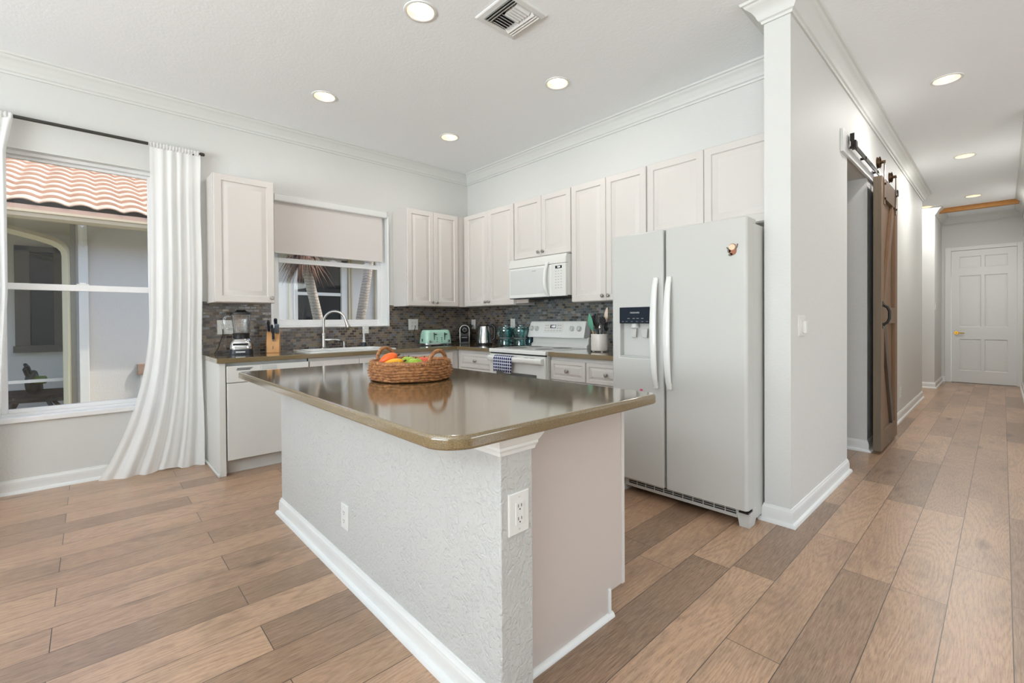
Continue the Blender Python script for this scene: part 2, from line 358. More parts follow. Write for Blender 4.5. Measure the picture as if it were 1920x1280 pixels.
# ------------------------------------------------------------------ mesh builder
class MB:
    def __init__(s): s.v = []; s.f = []; s.M = Matrix.Identity(4)
    def add(s, verts, faces):
        b = len(s.v); s.v += [tuple(s.M @ Vector(p)) for p in verts]
        s.f += [tuple(i + b for i in q) for q in faces]
        return s
    def box(s, x0, x1, y0, y1, z0, z1):
        if x0 > x1: x0, x1 = x1, x0
        if y0 > y1: y0, y1 = y1, y0
        if z0 > z1: z0, z1 = z1, z0
        v = [(x0,y0,z0),(x1,y0,z0),(x1,y1,z0),(x0,y1,z0),(x0,y0,z1),(x1,y0,z1),(x1,y1,z1),(x0,y1,z1)]
        return s.add(v, [(0,3,2,1),(4,5,6,7),(0,1,5,4),(1,2,6,5),(2,3,7,6),(3,0,4,7)])
    def prism(s, poly, a, b, axis='z'):
        n = len(poly)
        def P(p, h):
            return (p[0], p[1], h) if axis == 'z' else ((p[0], h, p[1]) if axis == 'y' else (h, p[0], p[1]))
        v = [P(p, a) for p in poly] + [P(p, b) for p in poly]
        f = [tuple(range(n))[::-1], tuple(range(n, 2*n))] + [(i, (i+1) % n, n + (i+1) % n, n + i) for i in range(n)]
        return s.add(v, f)
    def loft(s, loops, cap0=True, cap1=True, closed=True):
        n = len(loops[0]); v = [p for l in loops for p in l]; f = []
        for k in range(len(loops) - 1):
            for i in range(n if closed else n - 1):
                j = (i + 1) % n
                f.append((k*n+i, k*n+j, (k+1)*n+j, (k+1)*n+i))
        if cap0: f.append(tuple(range(n))[::-1])
        if cap1: f.append(tuple(range((len(loops)-1)*n, len(loops)*n)))
        return s.add(v, f)
    def lathe(s, prof, seg=24, c=(0,0,0), axis='z', cap0=True, cap1=True):
        loops = []
        for r, h in prof:
            L = []
            for i in range(seg):
                a = 2*PI*i/seg; p, q = r*math.cos(a), r*math.sin(a)
                if axis == 'z': L.append((c[0]+p, c[1]+q, c[2]+h))
                elif axis == 'y': L.append((c[0]+p, c[1]+h, c[2]+q))
                else: L.append((c[0]+h, c[1]+p, c[2]+q))
            loops.append(L)
        return s.loft(loops, cap0, cap1)
    def tube(s, pts, r, seg=10, closed=False):
        pts = [Vector(p) for p in pts]; n = len(pts); loops = []
        rr = r if isinstance(r, (list, tuple)) else [r]*n
        up = None
        for i in range(n):
            a = pts[(i-1) % n] if (closed or i > 0) else pts[i]
            b = pts[(i+1) % n] if (closed or i < n-1) else pts[i]
            d = (b - a).normalized()
            if up is None:
                up = Vector((0,0,1)) if abs(d.z) < 0.9 else Vector((1,0,0))
            u = (up - d*up.dot(d)).normalized(); up = u; w = d.cross(u)
            loops.append([tuple(pts[i] + rr[i]*(math.cos(2*PI*k/seg)*u + math.sin(2*PI*k/seg)*w)) for k in range(seg)])
        if closed:
            loops.append(loops[0]); return s.loft(loops, False, False)
        return s.loft(loops)
    def ball(s, c, r, sx=1, sy=1, sz=1, seg=20, rings=12):
        prof = []
        loops = []
        for k in range(1, rings):
            a = PI*k/rings - PI/2
            loops.append([(c[0]+r*sx*math.cos(a)*math.cos(2*PI*i/seg), c[1]+r*sy*math.cos(a)*math.sin(2*PI*i/seg), c[2]+r*sz*math.sin(a)) for i in range(seg)])
        return s.loft(loops)
    def ring_panel(s, x0, x1, z0, z1, yf, prof):
        """prof: (inset, depth into +y from the front plane yf), outermost/back first"""
        loops = []
        for ins, d in prof:
            y = yf + d
            loops.append([(x0+ins, y, z0+ins), (x1-ins, y, z0+ins), (x1-ins, y, z1-ins), (x0+ins, y, z1-ins)])
        return s.loft(loops)
    def cells(s, xs, ys, z0, z1, occ):
        """solid from a grid of cells; occ(i,j)->bool"""
        nx, ny = len(xs)-1, len(ys)-1
        vid = {}; v = []; f = []
        def V(i, j, k):
            if (i,j,k) not in vid: vid[(i,j,k)] = len(v); v.append((xs[i], ys[j], (z0, z1)[k]))
            return vid[(i,j,k)]
        O = lambda i, j: 0 <= i < nx and 0 <= j < ny and occ(i, j)
        for i in range(nx):
            for j in range(ny):
                if not O(i, j): continue
                f.append((V(i,j,1), V(i+1,j,1), V(i+1,j+1,1), V(i,j+1,1)))
                f.append((V(i,j,0), V(i,j+1,0), V(i+1,j+1,0), V(i+1,j,0)))
                if not O(i-1,j): f.append((V(i,j,0), V(i,j,1), V(i,j+1,1), V(i,j+1,0)))
                if not O(i+1,j): f.append((V(i+1,j,0), V(i+1,j+1,0), V(i+1,j+1,1), V(i+1,j,1)))
                if not O(i,j-1): f.append((V(i,j,0), V(i+1,j,0), V(i+1,j,1), V(i,j,1)))
                if not O(i,j+1): f.append((V(i,j+1,0), V(i,j+1,1), V(i+1,j+1,1), V(i+1,j+1,0)))
        return s.add(v, f)
    def sweep(s, prof, path, i0=None, i1=None):
        """prof: (offset to the right of travel, z). path: 2D points; makes segments i0..i1 with mitred corners"""
        n = len(path); P = [Vector(p) for p in path]
        def rn(i):
            d = (P[i+1]-P[i]).normalized(); return Vector((d.y, -d.x))
        loops = []
        i0 = 0 if i0 is None else i0; i1 = n-1 if i1 is None else i1
        for i in range(i0, i1+1):
            if i == 0: o = rn(0)
            elif i == n-1: o = rn(n-2)
            else:
                a, b = rn(i-1), rn(i); o = (a+b)/(1+a.dot(b))
            loops.append([(P[i].x+o.x*d, P[i].y+o.y*d, z) for d, z in prof])
        return s.loft(loops)

def rrect(x0, x1, y0, y1, r, z, seg=5):
    pts = []
    for cx, cy, a0 in ((x1-r, y1-r, 0), (x0+r, y1-r, PI/2), (x0+r, y0+r, PI), (x1-r, y0+r, 1.5*PI)):
        for k in range(seg+1):
            a = a0 + PI/2*k/seg; pts.append((cx+r*math.cos(a), cy+r*math.sin(a), z))
    return pts

def mk(name, mb, mat, parent=None, bevel=0.0, smooth=True, loc=None, angle=38, bseg=2, sub=0):
    me = bpy.data.meshes.new(name); me.from_pydata(mb.v, [], mb.f)
    bm = bmesh.new(); bm.from_mesh(me)
    bmesh.ops.recalc_face_normals(bm, faces=bm.faces)
    bm.to_mesh(me); bm.free()
    me.materials.append(MAT[mat])
    if smooth:
        me.shade_smooth(); me.set_sharp_from_angle(angle=math.radians(angle))
    o = bpy.data.objects.new(name, me); COL.objects.link(o)
    if parent is not None: o.parent = parent
    if loc is not None: o.location = loc
    if bevel:
        b = o.modifiers.new('bevel', 'BEVEL'); b.width = bevel; b.segments = bseg; b.limit_method = 'ANGLE'; b.angle_limit = math.radians(40)
    if smooth:
        wn_ = o.modifiers.new('wn', 'WEIGHTED_NORMAL'); wn_.keep_sharp = True; wn_.weight = 100
    if sub:
        b = o.modifiers.new('sub', 'SUBSURF'); b.levels = sub; b.render_levels = sub
    return o
def tag(o, label, cat, group=None, kind=None):
    o['label'] = label; o['category'] = cat
    if group: o['group'] = group
    if kind: o['kind'] = kind
    return o
def struct(name, mb, mat, bevel=0.0, parent=None, **kw):
    o = mk(name, mb, mat, parent, bevel, **kw)
    if parent is None: o['kind'] = 'structure'
    return o
def thing(name, label, cat, loc=(0,0,0), rz=0.0, group=None, rot=None):
    o = bpy.data.objects.new(name, None); COL.objects.link(o)
    o.empty_display_size = 0.1; o.location = loc; o.rotation_euler = rot if rot else (0, 0, rz)
    return tag(o, label, cat, group)
def solo(name, mb, mat, label, cat, loc=(0,0,0), rz=0.0, group=None, bevel=0.0, rot=None, **kw):
    o = mk(name, mb, mat, None, bevel, **kw); o.location = loc; o.rotation_euler = rot if rot else (0, 0, rz)
    return tag(o, label, cat, group)
def dup(root, loc, rz=None, label=None, group=None):
    r = root.copy(); COL.objects.link(r); r.location = loc
    if rz is not None: r.rotation_euler = (0, 0, rz)
    if label: r['label'] = label
    if group: r['group'] = group
    for ch in list(root.children):
        c = ch.copy(); COL.objects.link(c); c.parent = r
        for g in ch.children:
            d = g.copy(); COL.objects.link(d); d.parent = c
    return r
def text(name, s, size, loc, rot, mat, parent, align='CENTER', spacing=1.0):
    cu = bpy.data.curves.new(name, 'FONT'); cu.body = s; cu.size = size; cu.align_x = align; cu.align_y = 'CENTER'
    cu.extrude = 0.0004; cu.space_character = spacing
    cu.materials.append(MAT[mat])
    tmp = bpy.data.objects.new(name+'_curve', cu); COL.objects.link(tmp)
    bpy.context.view_layer.update()
    me = bpy.data.meshes.new_from_object(tmp.evaluated_get(bpy.context.evaluated_depsgraph_get()))
    bpy.data.objects.remove(tmp)
    o = bpy.data.objects.new(name, me); COL.objects.link(o); o.parent = parent
    o.location = loc; o.rotation_euler = rot
    return o
FRONT = (PI/2, 0, 0)

# ------------------------------------------------------------------ room shell
H = 3.042
YB, XR = -8.5, 9.0          # living side behind the viewpoint
mb = MB().box(-0.2, XR+0.2, YB-0.2, 8.4, -0.15, 0)
struct('floor', mb, 'floor', smooth=False)

DL = [(0.905, -0.911), (0.905, -2.155), (2.33, -0.89), (2.33, -2.12), (4.40, 1.31), (4.40, 3.775), (4.39, 6.287), (3.815, 6.668)]
LR = 0.10
xs = sorted({-0.2, XR+0.2, *[v for p in DL for v in (round(p[0]-LR,4), round(p[0]+LR,4))]})
ys = sorted({YB-0.2, 8.4, *[v for p in DL for v in (round(p[1]-LR,4), round(p[1]+LR,4))]})
mb = MB()
def in_light(a, b):
    for p in DL:
        if abs(a-p[0]) < LR-1e-3 and abs(b-p[1]) < LR-1e-3: return p
for i in range(len(xs)-1):
    for j in range(len(ys)-1):
        cx, cy = (xs[i]+xs[i+1])/2, (ys[j]+ys[j+1])/2
        if in_light(cx, cy): continue
        mb.add([(xs[i],ys[j],H),(xs[i],ys[j+1],H),(xs[i+1],ys[j+1],H),(xs[i+1],ys[j],H)], [(0,1,2,3)])
for px, py in DL:            # square cell with a round hole
    n = 32; c = []; q = []
    for k in range(n):
        a = 2*PI*k/n + PI/4; ca, sa = math.cos(a), math.sin(a)
        m_ = max(abs(ca), abs(sa))
        c.append((px+0.078*ca, py+0.078*sa, H)); q.append((px+LR*ca/m_, py+LR*sa/m_, H))
    mb.add(c+q, [(k, n+k, n+(k+1)%n, (k+1)%n) for k in range(n)])
struct('ceiling', mb, 'ceiling', smooth=False)

# walls
W1 = (-4.10, -3.15, 0.53, 2.425)     # dining window: y0,y1,z0,z1
W2 = (-2.32, -1.13, 1.135, 2.42)     # sink window
W3 = (-6.8, -5.0, 0.65, 2.3)         # dining window out of frame
mb = MB()
yedges = [YB-0.2, W3[0], W3[1], W1[0], W1[1], W2[0], W2[1], 0.2]
for a, b in ((0,1),(2,3),(4,5),(6,7)):
    mb.box(-0.2, 0, yedges[a], yedges[b], 0, H)
for w in (W1, W2, W3):
    mb.box(-0.2, 0, w[0], w[1], 0, w[2]); mb.box(-0.2, 0, w[0], w[1], w[3], H)
struct('wall_left', mb, 'wall', smooth=False)
struct('wall_back', MB().box(0, 3.74, 0, 0.12, 0, H), 'wall', smooth=False)
PX0, PX1, PY0 = 3.74, 3.879, -0.656
OY0, OY1, OZ = 0.72, 1.49, 2.44
mb = MB().box(PX0, PX1, PY0, OY0, 0, H).box(PX0-0.06, PX1, OY1, 5.53, 0, H).box(PX0, PX1, OY0, OY1, OZ, H)
struct('wall_hall_left', mb, 'wall', smooth=False)
struct('wall_hall_stub', MB().box(2.4, 3.917, 6.85, 8.4, 0, H), 'wall', smooth=False)
mb = MB().box(3.917, 4.03, 8.12, 8.4, 0, H).box(4.885, 5.05, 8.12, 8.4, 0, H).box(4.03, 4.885, 8.12, 8.4, 2.43, H)
struct('wall_hall_end', mb, 'wall', smooth=False)
struct('wall_hall_right', MB().box(4.93, 5.05, 2.6, 8.12, 0, H), 'wall', smooth=False)
struct('wall_side', MB().box(5.05, XR+0.2, 2.6, 2.72, 0, H), 'wall', smooth=False)
struct('wall_right', MB().box(XR, XR+0.2, YB, -1.75, 0, H).box(XR, XR+0.2, 1.95, 2.6, 0, H).box(XR, XR+0.2, -1.75, 1.95, 0, 0.5).box(XR, XR+0.2, -1.75, 1.95, 2.4, H), 'wall', smooth=False)
GY = YB
mb = MB().box(0, 1.9, GY-0.2, GY, 0, H).box(7.3, XR, GY-0.2, GY, 0, H).box(1.9, 7.3, GY-0.2, GY, 2.55, H)
struct('wall_front', mb, 'wall', smooth=False)
# rooms closed off behind the kitchen
struct('wall_laundry', MB().box(0.0, 0.12, 0.12, 8.4, 0, H), 'wall', smooth=False)
struct('wall_laundry_end', MB().box(0.12, 3.74, 5.41, 5.53, 0, H), 'wall', smooth=False)
struct('wall_side_hall', MB().box(2.28, 2.4, 5.53, 8.4, 0, H), 'wall', smooth=False)
# own roof: overhangs that shade the side yard
mb = MB()
mb.prism([(-0.75, 2.86), (4.5, 4.9), (9.9, 2.86), (9.9, 3.02), (4.5, 5.08), (-0.75, 3.02)], YB-0.8, 9.0, 'y')
struct('roof', mb, 'ownroof', smooth=False)
struct('wall_gable', MB().prism([(-0.2, H), (9.2, H), (9.2, 3.1), (4.5, 4.85), (-0.2, 3.1)], -8.7, -8.6, 'y').prism([(-0.2, H), (9.2, H), (9.2, 3.1), (4.5, 4.85), (-0.2, 3.1)], 8.3, 8.4, 'y'), 'stucco', smooth=False)

# crown and base
CR = [(0,-0.118),(0.010,-0.118),(0.014,-0.104),(0.024,-0.098),(0.030,-0.088),(0.036,-0.072),(0.052,-0.048),(0.072,-0.032),(0.080,-0.026),(0.086,-0.016),(0.098,-0.012),(0.104,0),(0,0)]
CR = [(d, H+z) for d, z in CR]
BA = [(0,0),(0.030,0),(0.030,0.008),(0.026,0.017),(0.018,0.022),(0.014,0.023),(0.014,0.066),(0.011,0.074),(0.011,0.082),(0.006,0.090),(0.005,0.098),(0,0.100)]
tn = [0]
def trims(prof, path, skip=()):
    for i in range(len(path)-1):
        if i in skip: continue
        tn[0] += 1
        struct('trim_%d' % tn[0], MB().sweep(prof, path, i, i+1), 'crown', angle=25)
crown_path = [(0, YB), (0, 0), (PX0, 0), (PX0, PY0), (PX1, PY0), (PX1, 5.53), (2.4, 5.53)]
trims(CR, crown_path)
trims(CR, [(2.4, 6.85), (3.917, 6.85), (3.917, 8.12), (4.93, 8.12), (4.93, 2.6), (XR, 2.6)])
def bases(path, names):
    for i, n in enumerate(names):
        if n: struct('baseboard_'+n, MB().sweep(BA, path, i, i+1), 'trim', angle=25)
bases([(0, YB), (0, -2.872)], ['left'])
bases([(PX0, -0.1), (PX0, PY0), (PX1, PY0), (PX1, OY0), (PX0, OY0)], ['partition_kitchen', 'partition_end', 'partition_hall', 'opening_near'])
bases([(PX0-0.06, OY1), (PX1, OY1), (PX1, 5.53), (2.4, 5.53)], ['opening_far', 'hall_left', 'hall_corner'])
bases([(2.4, 6.85), (3.917, 6.85), (3.917, 8.12), (3.965, 8.12)], ['stub_front', 'stub_side', 'hall_end'])
bases([(4.93, 8.12), (4.93, 2.6), (XR, 2.6), (XR, YB)], ['hall_right', 'side', 'right'])

# backsplash
mb = MB().box(0, 0.008, -2.884, -0.008, 0.914, 1.135)
mb.box(0, 0.008, -2.884, W2[0]-0.0, 1.135, 1.372).box(0, 0.008, W2[1]+0.0, -0.008, 1.135, 1.372)
mb.box(0, 2.83, -0.008, 0, 0.914, 1.40).box(1.2, 2.0, -0.008, 0, 1.40, 1.45).box(1.2, 2.0, -0.008, 0, 0.85, 0.914)
o = struct('wall_backsplash', mb, 'tile', smooth=False)

# ------------------------------------------------------------------ windows
def hung_window(name, w, rail_z, xg=-0.10, depth=0.05, lower_in=True):
    y0, y1, z0, z1 = w
    e = bpy.data.objects.new(name, None); COL.objects.link(e); e['kind'] = 'structure'
    fw = 0.045
    mb = MB().box(xg-0.05, xg+0.03, y0, y0+fw, z0, z1).box(xg-0.05, xg+0.03, y1-fw, y1, z0, z1)
    ft = 0.026; fb = 0.022
    mb.box(xg-0.05, xg+0.03, y0+fw, y1-fw, z1-ft, z1).box(xg-0.05, xg+0.03, y0+fw, y1-fw, z0, z0+fb)
    mk('frame', mb, 'vinyl', e, 0.003)
    a0, a1 = y0+fw, y1-fw
    st = 0.035
    up = MB().box(xg-0.04, xg-0.012, a0, a0+st, rail_z, z1-ft).box(xg-0.04, xg-0.012, a1-st, a1, rail_z, z1-ft)
    up.box(xg-0.04, xg-0.012, a0+st, a1-st, z1-ft-0.022, z1-ft).box(xg-0.04, xg-0.012, a0+st, a1-st, rail_z, rail_z+0.03)
    u = mk('upper_sash', up, 'vinyl', e, 0.003)
    mk('pane', MB().box(xg-0.029, xg-0.025, a0+st, a1-st, rail_z+0.03, z1-ft-0.022), 'pane', u)
    lo = MB().box(xg-0.008, xg+0.022, a0, a0+st, z0+fb, rail_z+0.035).box(xg-0.008, xg+0.022, a1-st, a1, z0+fb, rail_z+0.035)
    lo.box(xg-0.008, xg+0.022, a0+st, a1-st, z0+fb, z0+fb+(0.030 if name == 'window_1' else 0.055)).box(xg-0.008, xg+0.022, a0+st, a1-st, rail_z-0.012, rail_z+0.035)
    l = mk('lower_sash', lo, 'vinyl', e, 0.003)
    mk('pane', MB().box(xg+0.004, xg+0.008, a0+st, a1-st, z0+fb+(0.030 if name == 'window_1' else 0.055), rail_z-0.012), 'pane', l)
    for yy in ((a0+(a1-a0)*0.5,) if name == 'window_1' else (a0+(a1-a0)*0.52, a0+(a1-a0)*0.86)):
        mk('lock', MB().box(xg-0.004, xg+0.018, yy-0.035, yy+0.035, rail_z+0.035, rail_z+0.043).box(xg, xg+0.014, yy-0.018, yy+0.018, rail_z+0.043, rail_z+0.054), 'vinyl', l, 0.003)
    # drywall-wrapped reveal lining
    rv = MB().box(xg+0.03, 0.0, y0, y0+0.004, z0, z1).box(xg+0.03, 0.0, y1-0.004, y1, z0, z1).box(xg+0.03, 0.0, y0, y1, z1-0.004, z1)
    mk('reveal', rv, 'trim', e)
    return e
w1 = hung_window('window_1', W1, 1.447)
mk('sill', MB().box(-0.069, 0.022, W1[0]-0.03, W1[1]+0.03, 0.495, 0.534), 'vinyl', w1, 0.006)
w2 = hung_window('window_2', W2, 1.782)
mk('sill', MB().box(-0.08, 0.014, W2[0], W2[1], 1.135, 1.150), 'vinyl', w2, 0.004)
mk('casing', MB().box(0.0, 0.012, W2[1]-0.002, W2[1]+0.014, 1.135, 2.36).box(0.0, 0.012, W2[0]-0.014, W2[0]+0.002, 1.135, 2.36), 'vinyl', w2, 0.003)
w3 = hung_window('window_3', W3, 1.45)

# roller shade on the sink window
t = thing('roller_shade', 'grey roller shade half drawn over the sink window', 'blind', (0.0, -2.30, 2.352))
mb = MB().prism([(0.0, -0.008), (0.062, -0.008), (0.07, 0.0), (0.07, 0.05), (0.062, 0.062), (0.0, 0.062)], 0.004, 1.162)
mb = MB(); mb.M = Matrix(((1,0,0,0),(0,0,1,0),(0,1,0,0),(0,0,0,1)))
mb.prism([(-0.06, -0.008), (0.002, -0.008), (0.010, 0.0), (0.012, 0.05), (0.004, 0.062), (-0.06, 0.062)], 0.004, 1.162)
mk('cassette', mb, 'trim', t, 0.003)
mk('end_cap', MB().box(-0.06, 0.013, 1.162, 1.168, -0.009, 0.063), 'lightgrey', t, 0.001)
mk('fabric', MB().box(-0.032, -0.0305, 0.012, 1.122, -0.492, -0.004), 'shade', t)
mk('hem_bar', MB().lathe([(0.0, 0.012), (0.008, 0.012), (0.008, 1.122), (0.0, 1.122)], 12, (-0.031, 0, -0.495), 'y'), 'shade', t)

# ------------------------------------------------------------------ hall door
d1 = bpy.data.objects.new('door_1', None); COL.objects.link(d1); d1['kind'] = 'structure'
d1.location = (4.05, 8.14, 0)
DW, DH = 0.812, 2.41
P0 = [(0.104, 0.385, 2.095, 2.30), (0.104, 0.385, 1.02, 1.955), (0.104, 0.385, 0.225, 0.80)]
pan = P0 + [(DW-b, DW-a, c, d) for a, b, c, d in P0]
mb = MB()
xs_ = [0, 0.104, 0.385, DW-0.385, DW-0.104, DW]; zs_ = [0.008, 0.225, 0.80, 1.02, 1.955, 2.095, 2.30, DH]
mb.M = Matrix(((1,0,0,0),(0,0,-1,0),(0,1,0,0),(0,0,0,1)))
mb.cells(xs_, zs_, 0.0, 0.035, lambda i, j: not (i in (1, 3) and j in (1, 3, 5)))
mb.M = Matrix.Identity(4)
lf = mk('door_leaf', mb, 'trim', d1, 0.0)
for a, b, c, d in pan:
    mk('panel', MB().ring_panel(a, b, c, d, -0.035, [(0, 0.03), (0.0, 0.0), (0.012, 0.014), (0.02, 0.014), (0.05, 0.005)]), 'trim', lf)
mb = MB().box(-0.085, -0.005, -0.036, -0.022, 0, DH+0.075).box(DW+0.005, DW+0.074, -0.036, -0.022, 0, DH+0.075).box(-0.005, DW+0.005, -0.036, -0.022, DH+0.008, DH+0.075)
mb.box(-0.02, -0.004, -0.03, 0.12, 0, DH+0.02).box(DW+0.004, DW+0.02, -0.03, 0.12, 0, DH+0.02).box(-0.02, DW+0.02, -0.03, 0.12, DH+0.006, DH+0.02)
mb.box(-0.02, 0.012, 0.036, 0.05, 0, DH+0.02).box(DW-0.012, DW+0.02, 0.036, 0.05, 0, DH+0.02).box(0.012, DW-0.012, 0.036, 0.05, DH-0.012, DH+0.02)
mk('door_frame', mb, 'trim', d1, 0.003)
mk('threshold', MB().box(0, DW, -0.01, 0.12, 0.0, 0.006), 'darkslot', d1)
hd = MB().lathe([(0.0,-0.048),(0.03,-0.048),(0.034,-0.040),(0.034,-0.036)], 20, (0.068, 0, 0.912), 'y')
hd.lathe([(0.012,-0.075),(0.012,-0.048)], 12, (0.068,0,0.912), 'y')
hd.tube([(0.060,-0.078,0.912),(0.09,-0.080,0.912),(0.13,-0.078,0.908),(0.175,-0.072,0.906)], [0.013,0.012,0.010,0.008], 10)
mk('lever_handle', hd, 'brass', d1)['label'] = 'polished brass lever handle'

# wood strip on the hall ceiling
struct('ceiling_beam', MB().box(3.945, 4.868, 7.03, 7.13, 2.972, H), 'oakbeam', 0.003)
# ledger board behind the barn-door track
struct('trim_%d' % (tn[0]+1), MB().box(PX1, PX1+0.019, 0.505, 2.72, 2.43, 2.60), 'trim', 0.002); tn[0] += 1

# ------------------------------------------------------------------ barn door and its track
t = thing('barn_door_track', 'dark steel sliding track bolted above the hall opening', 'door track', (PX1+0.019, 0.0, 2.505))
mk('rail', MB().box(0.028, 0.036, 0.62, 2.72, -0.02, 0.02), 'iron', t, 0.002)
for k, yy in enumerate((0.72, 1.10, 1.62, 2.12, 2.62)):
    mk('standoff', MB().lathe([(0.011, 0.0), (0.011, 0.028)], 12, (0, yy, 0), 'x').lathe([(0.014, 0.036), (0.014, 0.042)], 6, (0, yy, 0), 'x'), 'iron', t)
mk('end_stop', MB().box(0.018, 0.052, 0.64, 0.70, -0.03, 0.028).box(0.012, 0.04, 0.645, 0.655, 0.028, 0.085).box(0.012, 0.018, 0.655, 0.72, 0.028, 0.085), 'iron', t, 0.003)
mk('end_stop', MB().box(0.018, 0.052, 2.64, 2.70, -0.03, 0.03), 'iron', t, 0.003)
t = thing('barn_door', 'weathered brown plank barn door hanging on the hall wall', 'door', (3.925, 1.46, 0.0))
bd0, bd1, bz0, bz1 = 0.0, 0.87, 0.025, 2.43
n = 6
mbp = MB()
for k in range(n):
    a = bd0 + (bd1-bd0)*k/n; b = bd0 + (bd1-bd0)*(k+1)/n
    mbp.box(0.008, 0.030, a+0.001, b-0.001, bz0+0.01, bz1-0.005)
mk('plank_panel', mbp, 'barnbrown', t, 0.002)
mk('backing', MB().box(0.0, 0.008, 0.004, bd1-0.004, bz0+0.01, bz1-0.01), 'barndark', t)
for a, b in ((0.0, 0.13), (0.74, 0.87)):
    mk('stile', MB().box(0.030, 0.058, a+(0.014 if a == 0 else 0), b, bz0, bz1), 'barnbrown', t, 0.002)
mk('edge_board', MB().box(0.0, 0.058, 0.0, 0.014, bz0, bz1), 'barngrey', t, 0.002)
for zz, hh in ((bz0, 0.16), (1.14, 0.15), (bz1-0.17, 0.17)):
    mk('rail', MB().box(0.030, 0.058, 0.13, 0.74, zz, zz+hh), 'barnrail', t, 0.002)
def brace(y0, z0, y1, z1, w=0.11):
    d = Vector((y1-y0, z1-z0)).normalized(); nrm = Vector((-d.y, d.x))*w/2
    poly = [(y0-nrm.x, z0-nrm.y), (y1-nrm.x, z1-nrm.y), (y1+nrm.x, z1+nrm.y), (y0+nrm.x, z0+nrm.y)]
    return MB().prism(poly, 0.030, 0.055, 'x')
mk('brace', brace(0.20, 1.13, 0.66, 0.20), 'barndark', t, 0.002)
mk('brace', brace(0.20, 1.31, 0.66, 2.24), 'barnbrown', t, 0.002)
hb = MB().tube([(0.058, 0.065, 1.31), (0.09, 0.066, 1.285), (0.104, 0.068, 1.25), (0.104, 0.068, 1.19), (0.09, 0.066, 1.155), (0.058, 0.065, 1.13)], 0.011, 10)
hb.box(0.056, 0.062, 0.045, 0.085, 1.29, 1.34).box(0.056, 0.062, 0.045, 0.085, 1.10, 1.15)
mk('pull_handle', hb, 'iron', t)
for yy in (0.12, 0.75):
    hg = MB().box(0.058, 0.064, yy-0.02, yy+0.02, 2.20, 2.57)
    h_ = mk('hanger_strap', hg, 'bronze', t, 0.001)
    wh = MB().lathe([(0.046, 0.008), (0.052, 0.010), (0.052, 0.014), (0.044, 0.016), (0.044, 0.026), (0.052, 0.028), (0.052, 0.032), (0.046, 0.034)], 24, (0.0, yy, 2.575), 'x', False, False)
    for s_ in range(5):
        a = 2*PI*s_/5
        wh.tube([(0.021, yy, 2.575), (0.021, yy+0.046*math.cos(a), 2.575+0.046*math.sin(a))], 0.006, 6)
    wh.lathe([(0.0, 0.004), (0.014, 0.004), (0.014, 0.068), (0.0, 0.070)], 12, (0, yy, 2.575), 'x')
    mk('wheel', wh, 'bronze', h_)
    mk('bolt', MB().lathe([(0.010, 0.064), (0.010, 0.072), (0.0, 0.074)], 6, (0, yy, 2.25), 'x').lathe([(0.010, 0.064), (0.010, 0.072), (0.0, 0.074)], 6, (0, yy, 2.38), 'x'), 'iron', h_)

# ------------------------------------------------------------------ ceiling lights and vent
def downlight():
    t = thing('recessed_ceiling_light', '', 'ceiling light', (0, 0, H))
    mk('trim_ring', MB().lathe([(0.078, 0.004), (0.078, -0.003), (0.084, -0.007), (0.096, -0.005), (0.098, 0.0)], 36, cap0=False, cap1=False), 'trim', t)
    mk('reflector', MB().lathe([(0.078, 0.0), (0.062, 0.10), (0.0, 0.101)], 32, cap0=False, cap1=False), 'cone', t)
    mk('bulb', MB().lathe([(0.03, 0.099), (0.050, 0.090), (0.053, 0.074), (0.046, 0.058), (0.02, 0.048), (0.0, 0.047)], 24, cap0=False, cap1=False), 'bulb', t)
    return t
LAB = ['round recessed ceiling light by the window wall and stove corner', 'round recessed ceiling light near the sink side of the window wall',
       'round recessed ceiling light above the stove and refrigerator aisle', 'largest recessed ceiling light, above the island beside the air vent',
       'first recessed ceiling light in the hallway, by the barn door track', 'second recessed ceiling light along the hallway',
       'third recessed hallway ceiling light, just before the wood strip', 'small recessed ceiling light in the side opening off the hallway']
dl0 = downlight(); dl0.location = (DL[0][0], DL[0][1], H); dl0['label'] = LAB[0]; dl0['group'] = 'recessed ceiling lights'
for k, (px, py) in enumerate(DL):
    if k: dup(dl0, (px, py, H), 0, LAB[k])
    add_light('lamp_%d' % k, 'AREA', (px, py, H-0.012), (3, 3, 3, 3, 9, 13, 14, 8)[k], (1.0, 0.975, 0.94), (0, 0, 0), shape='DISK', size=0.14)

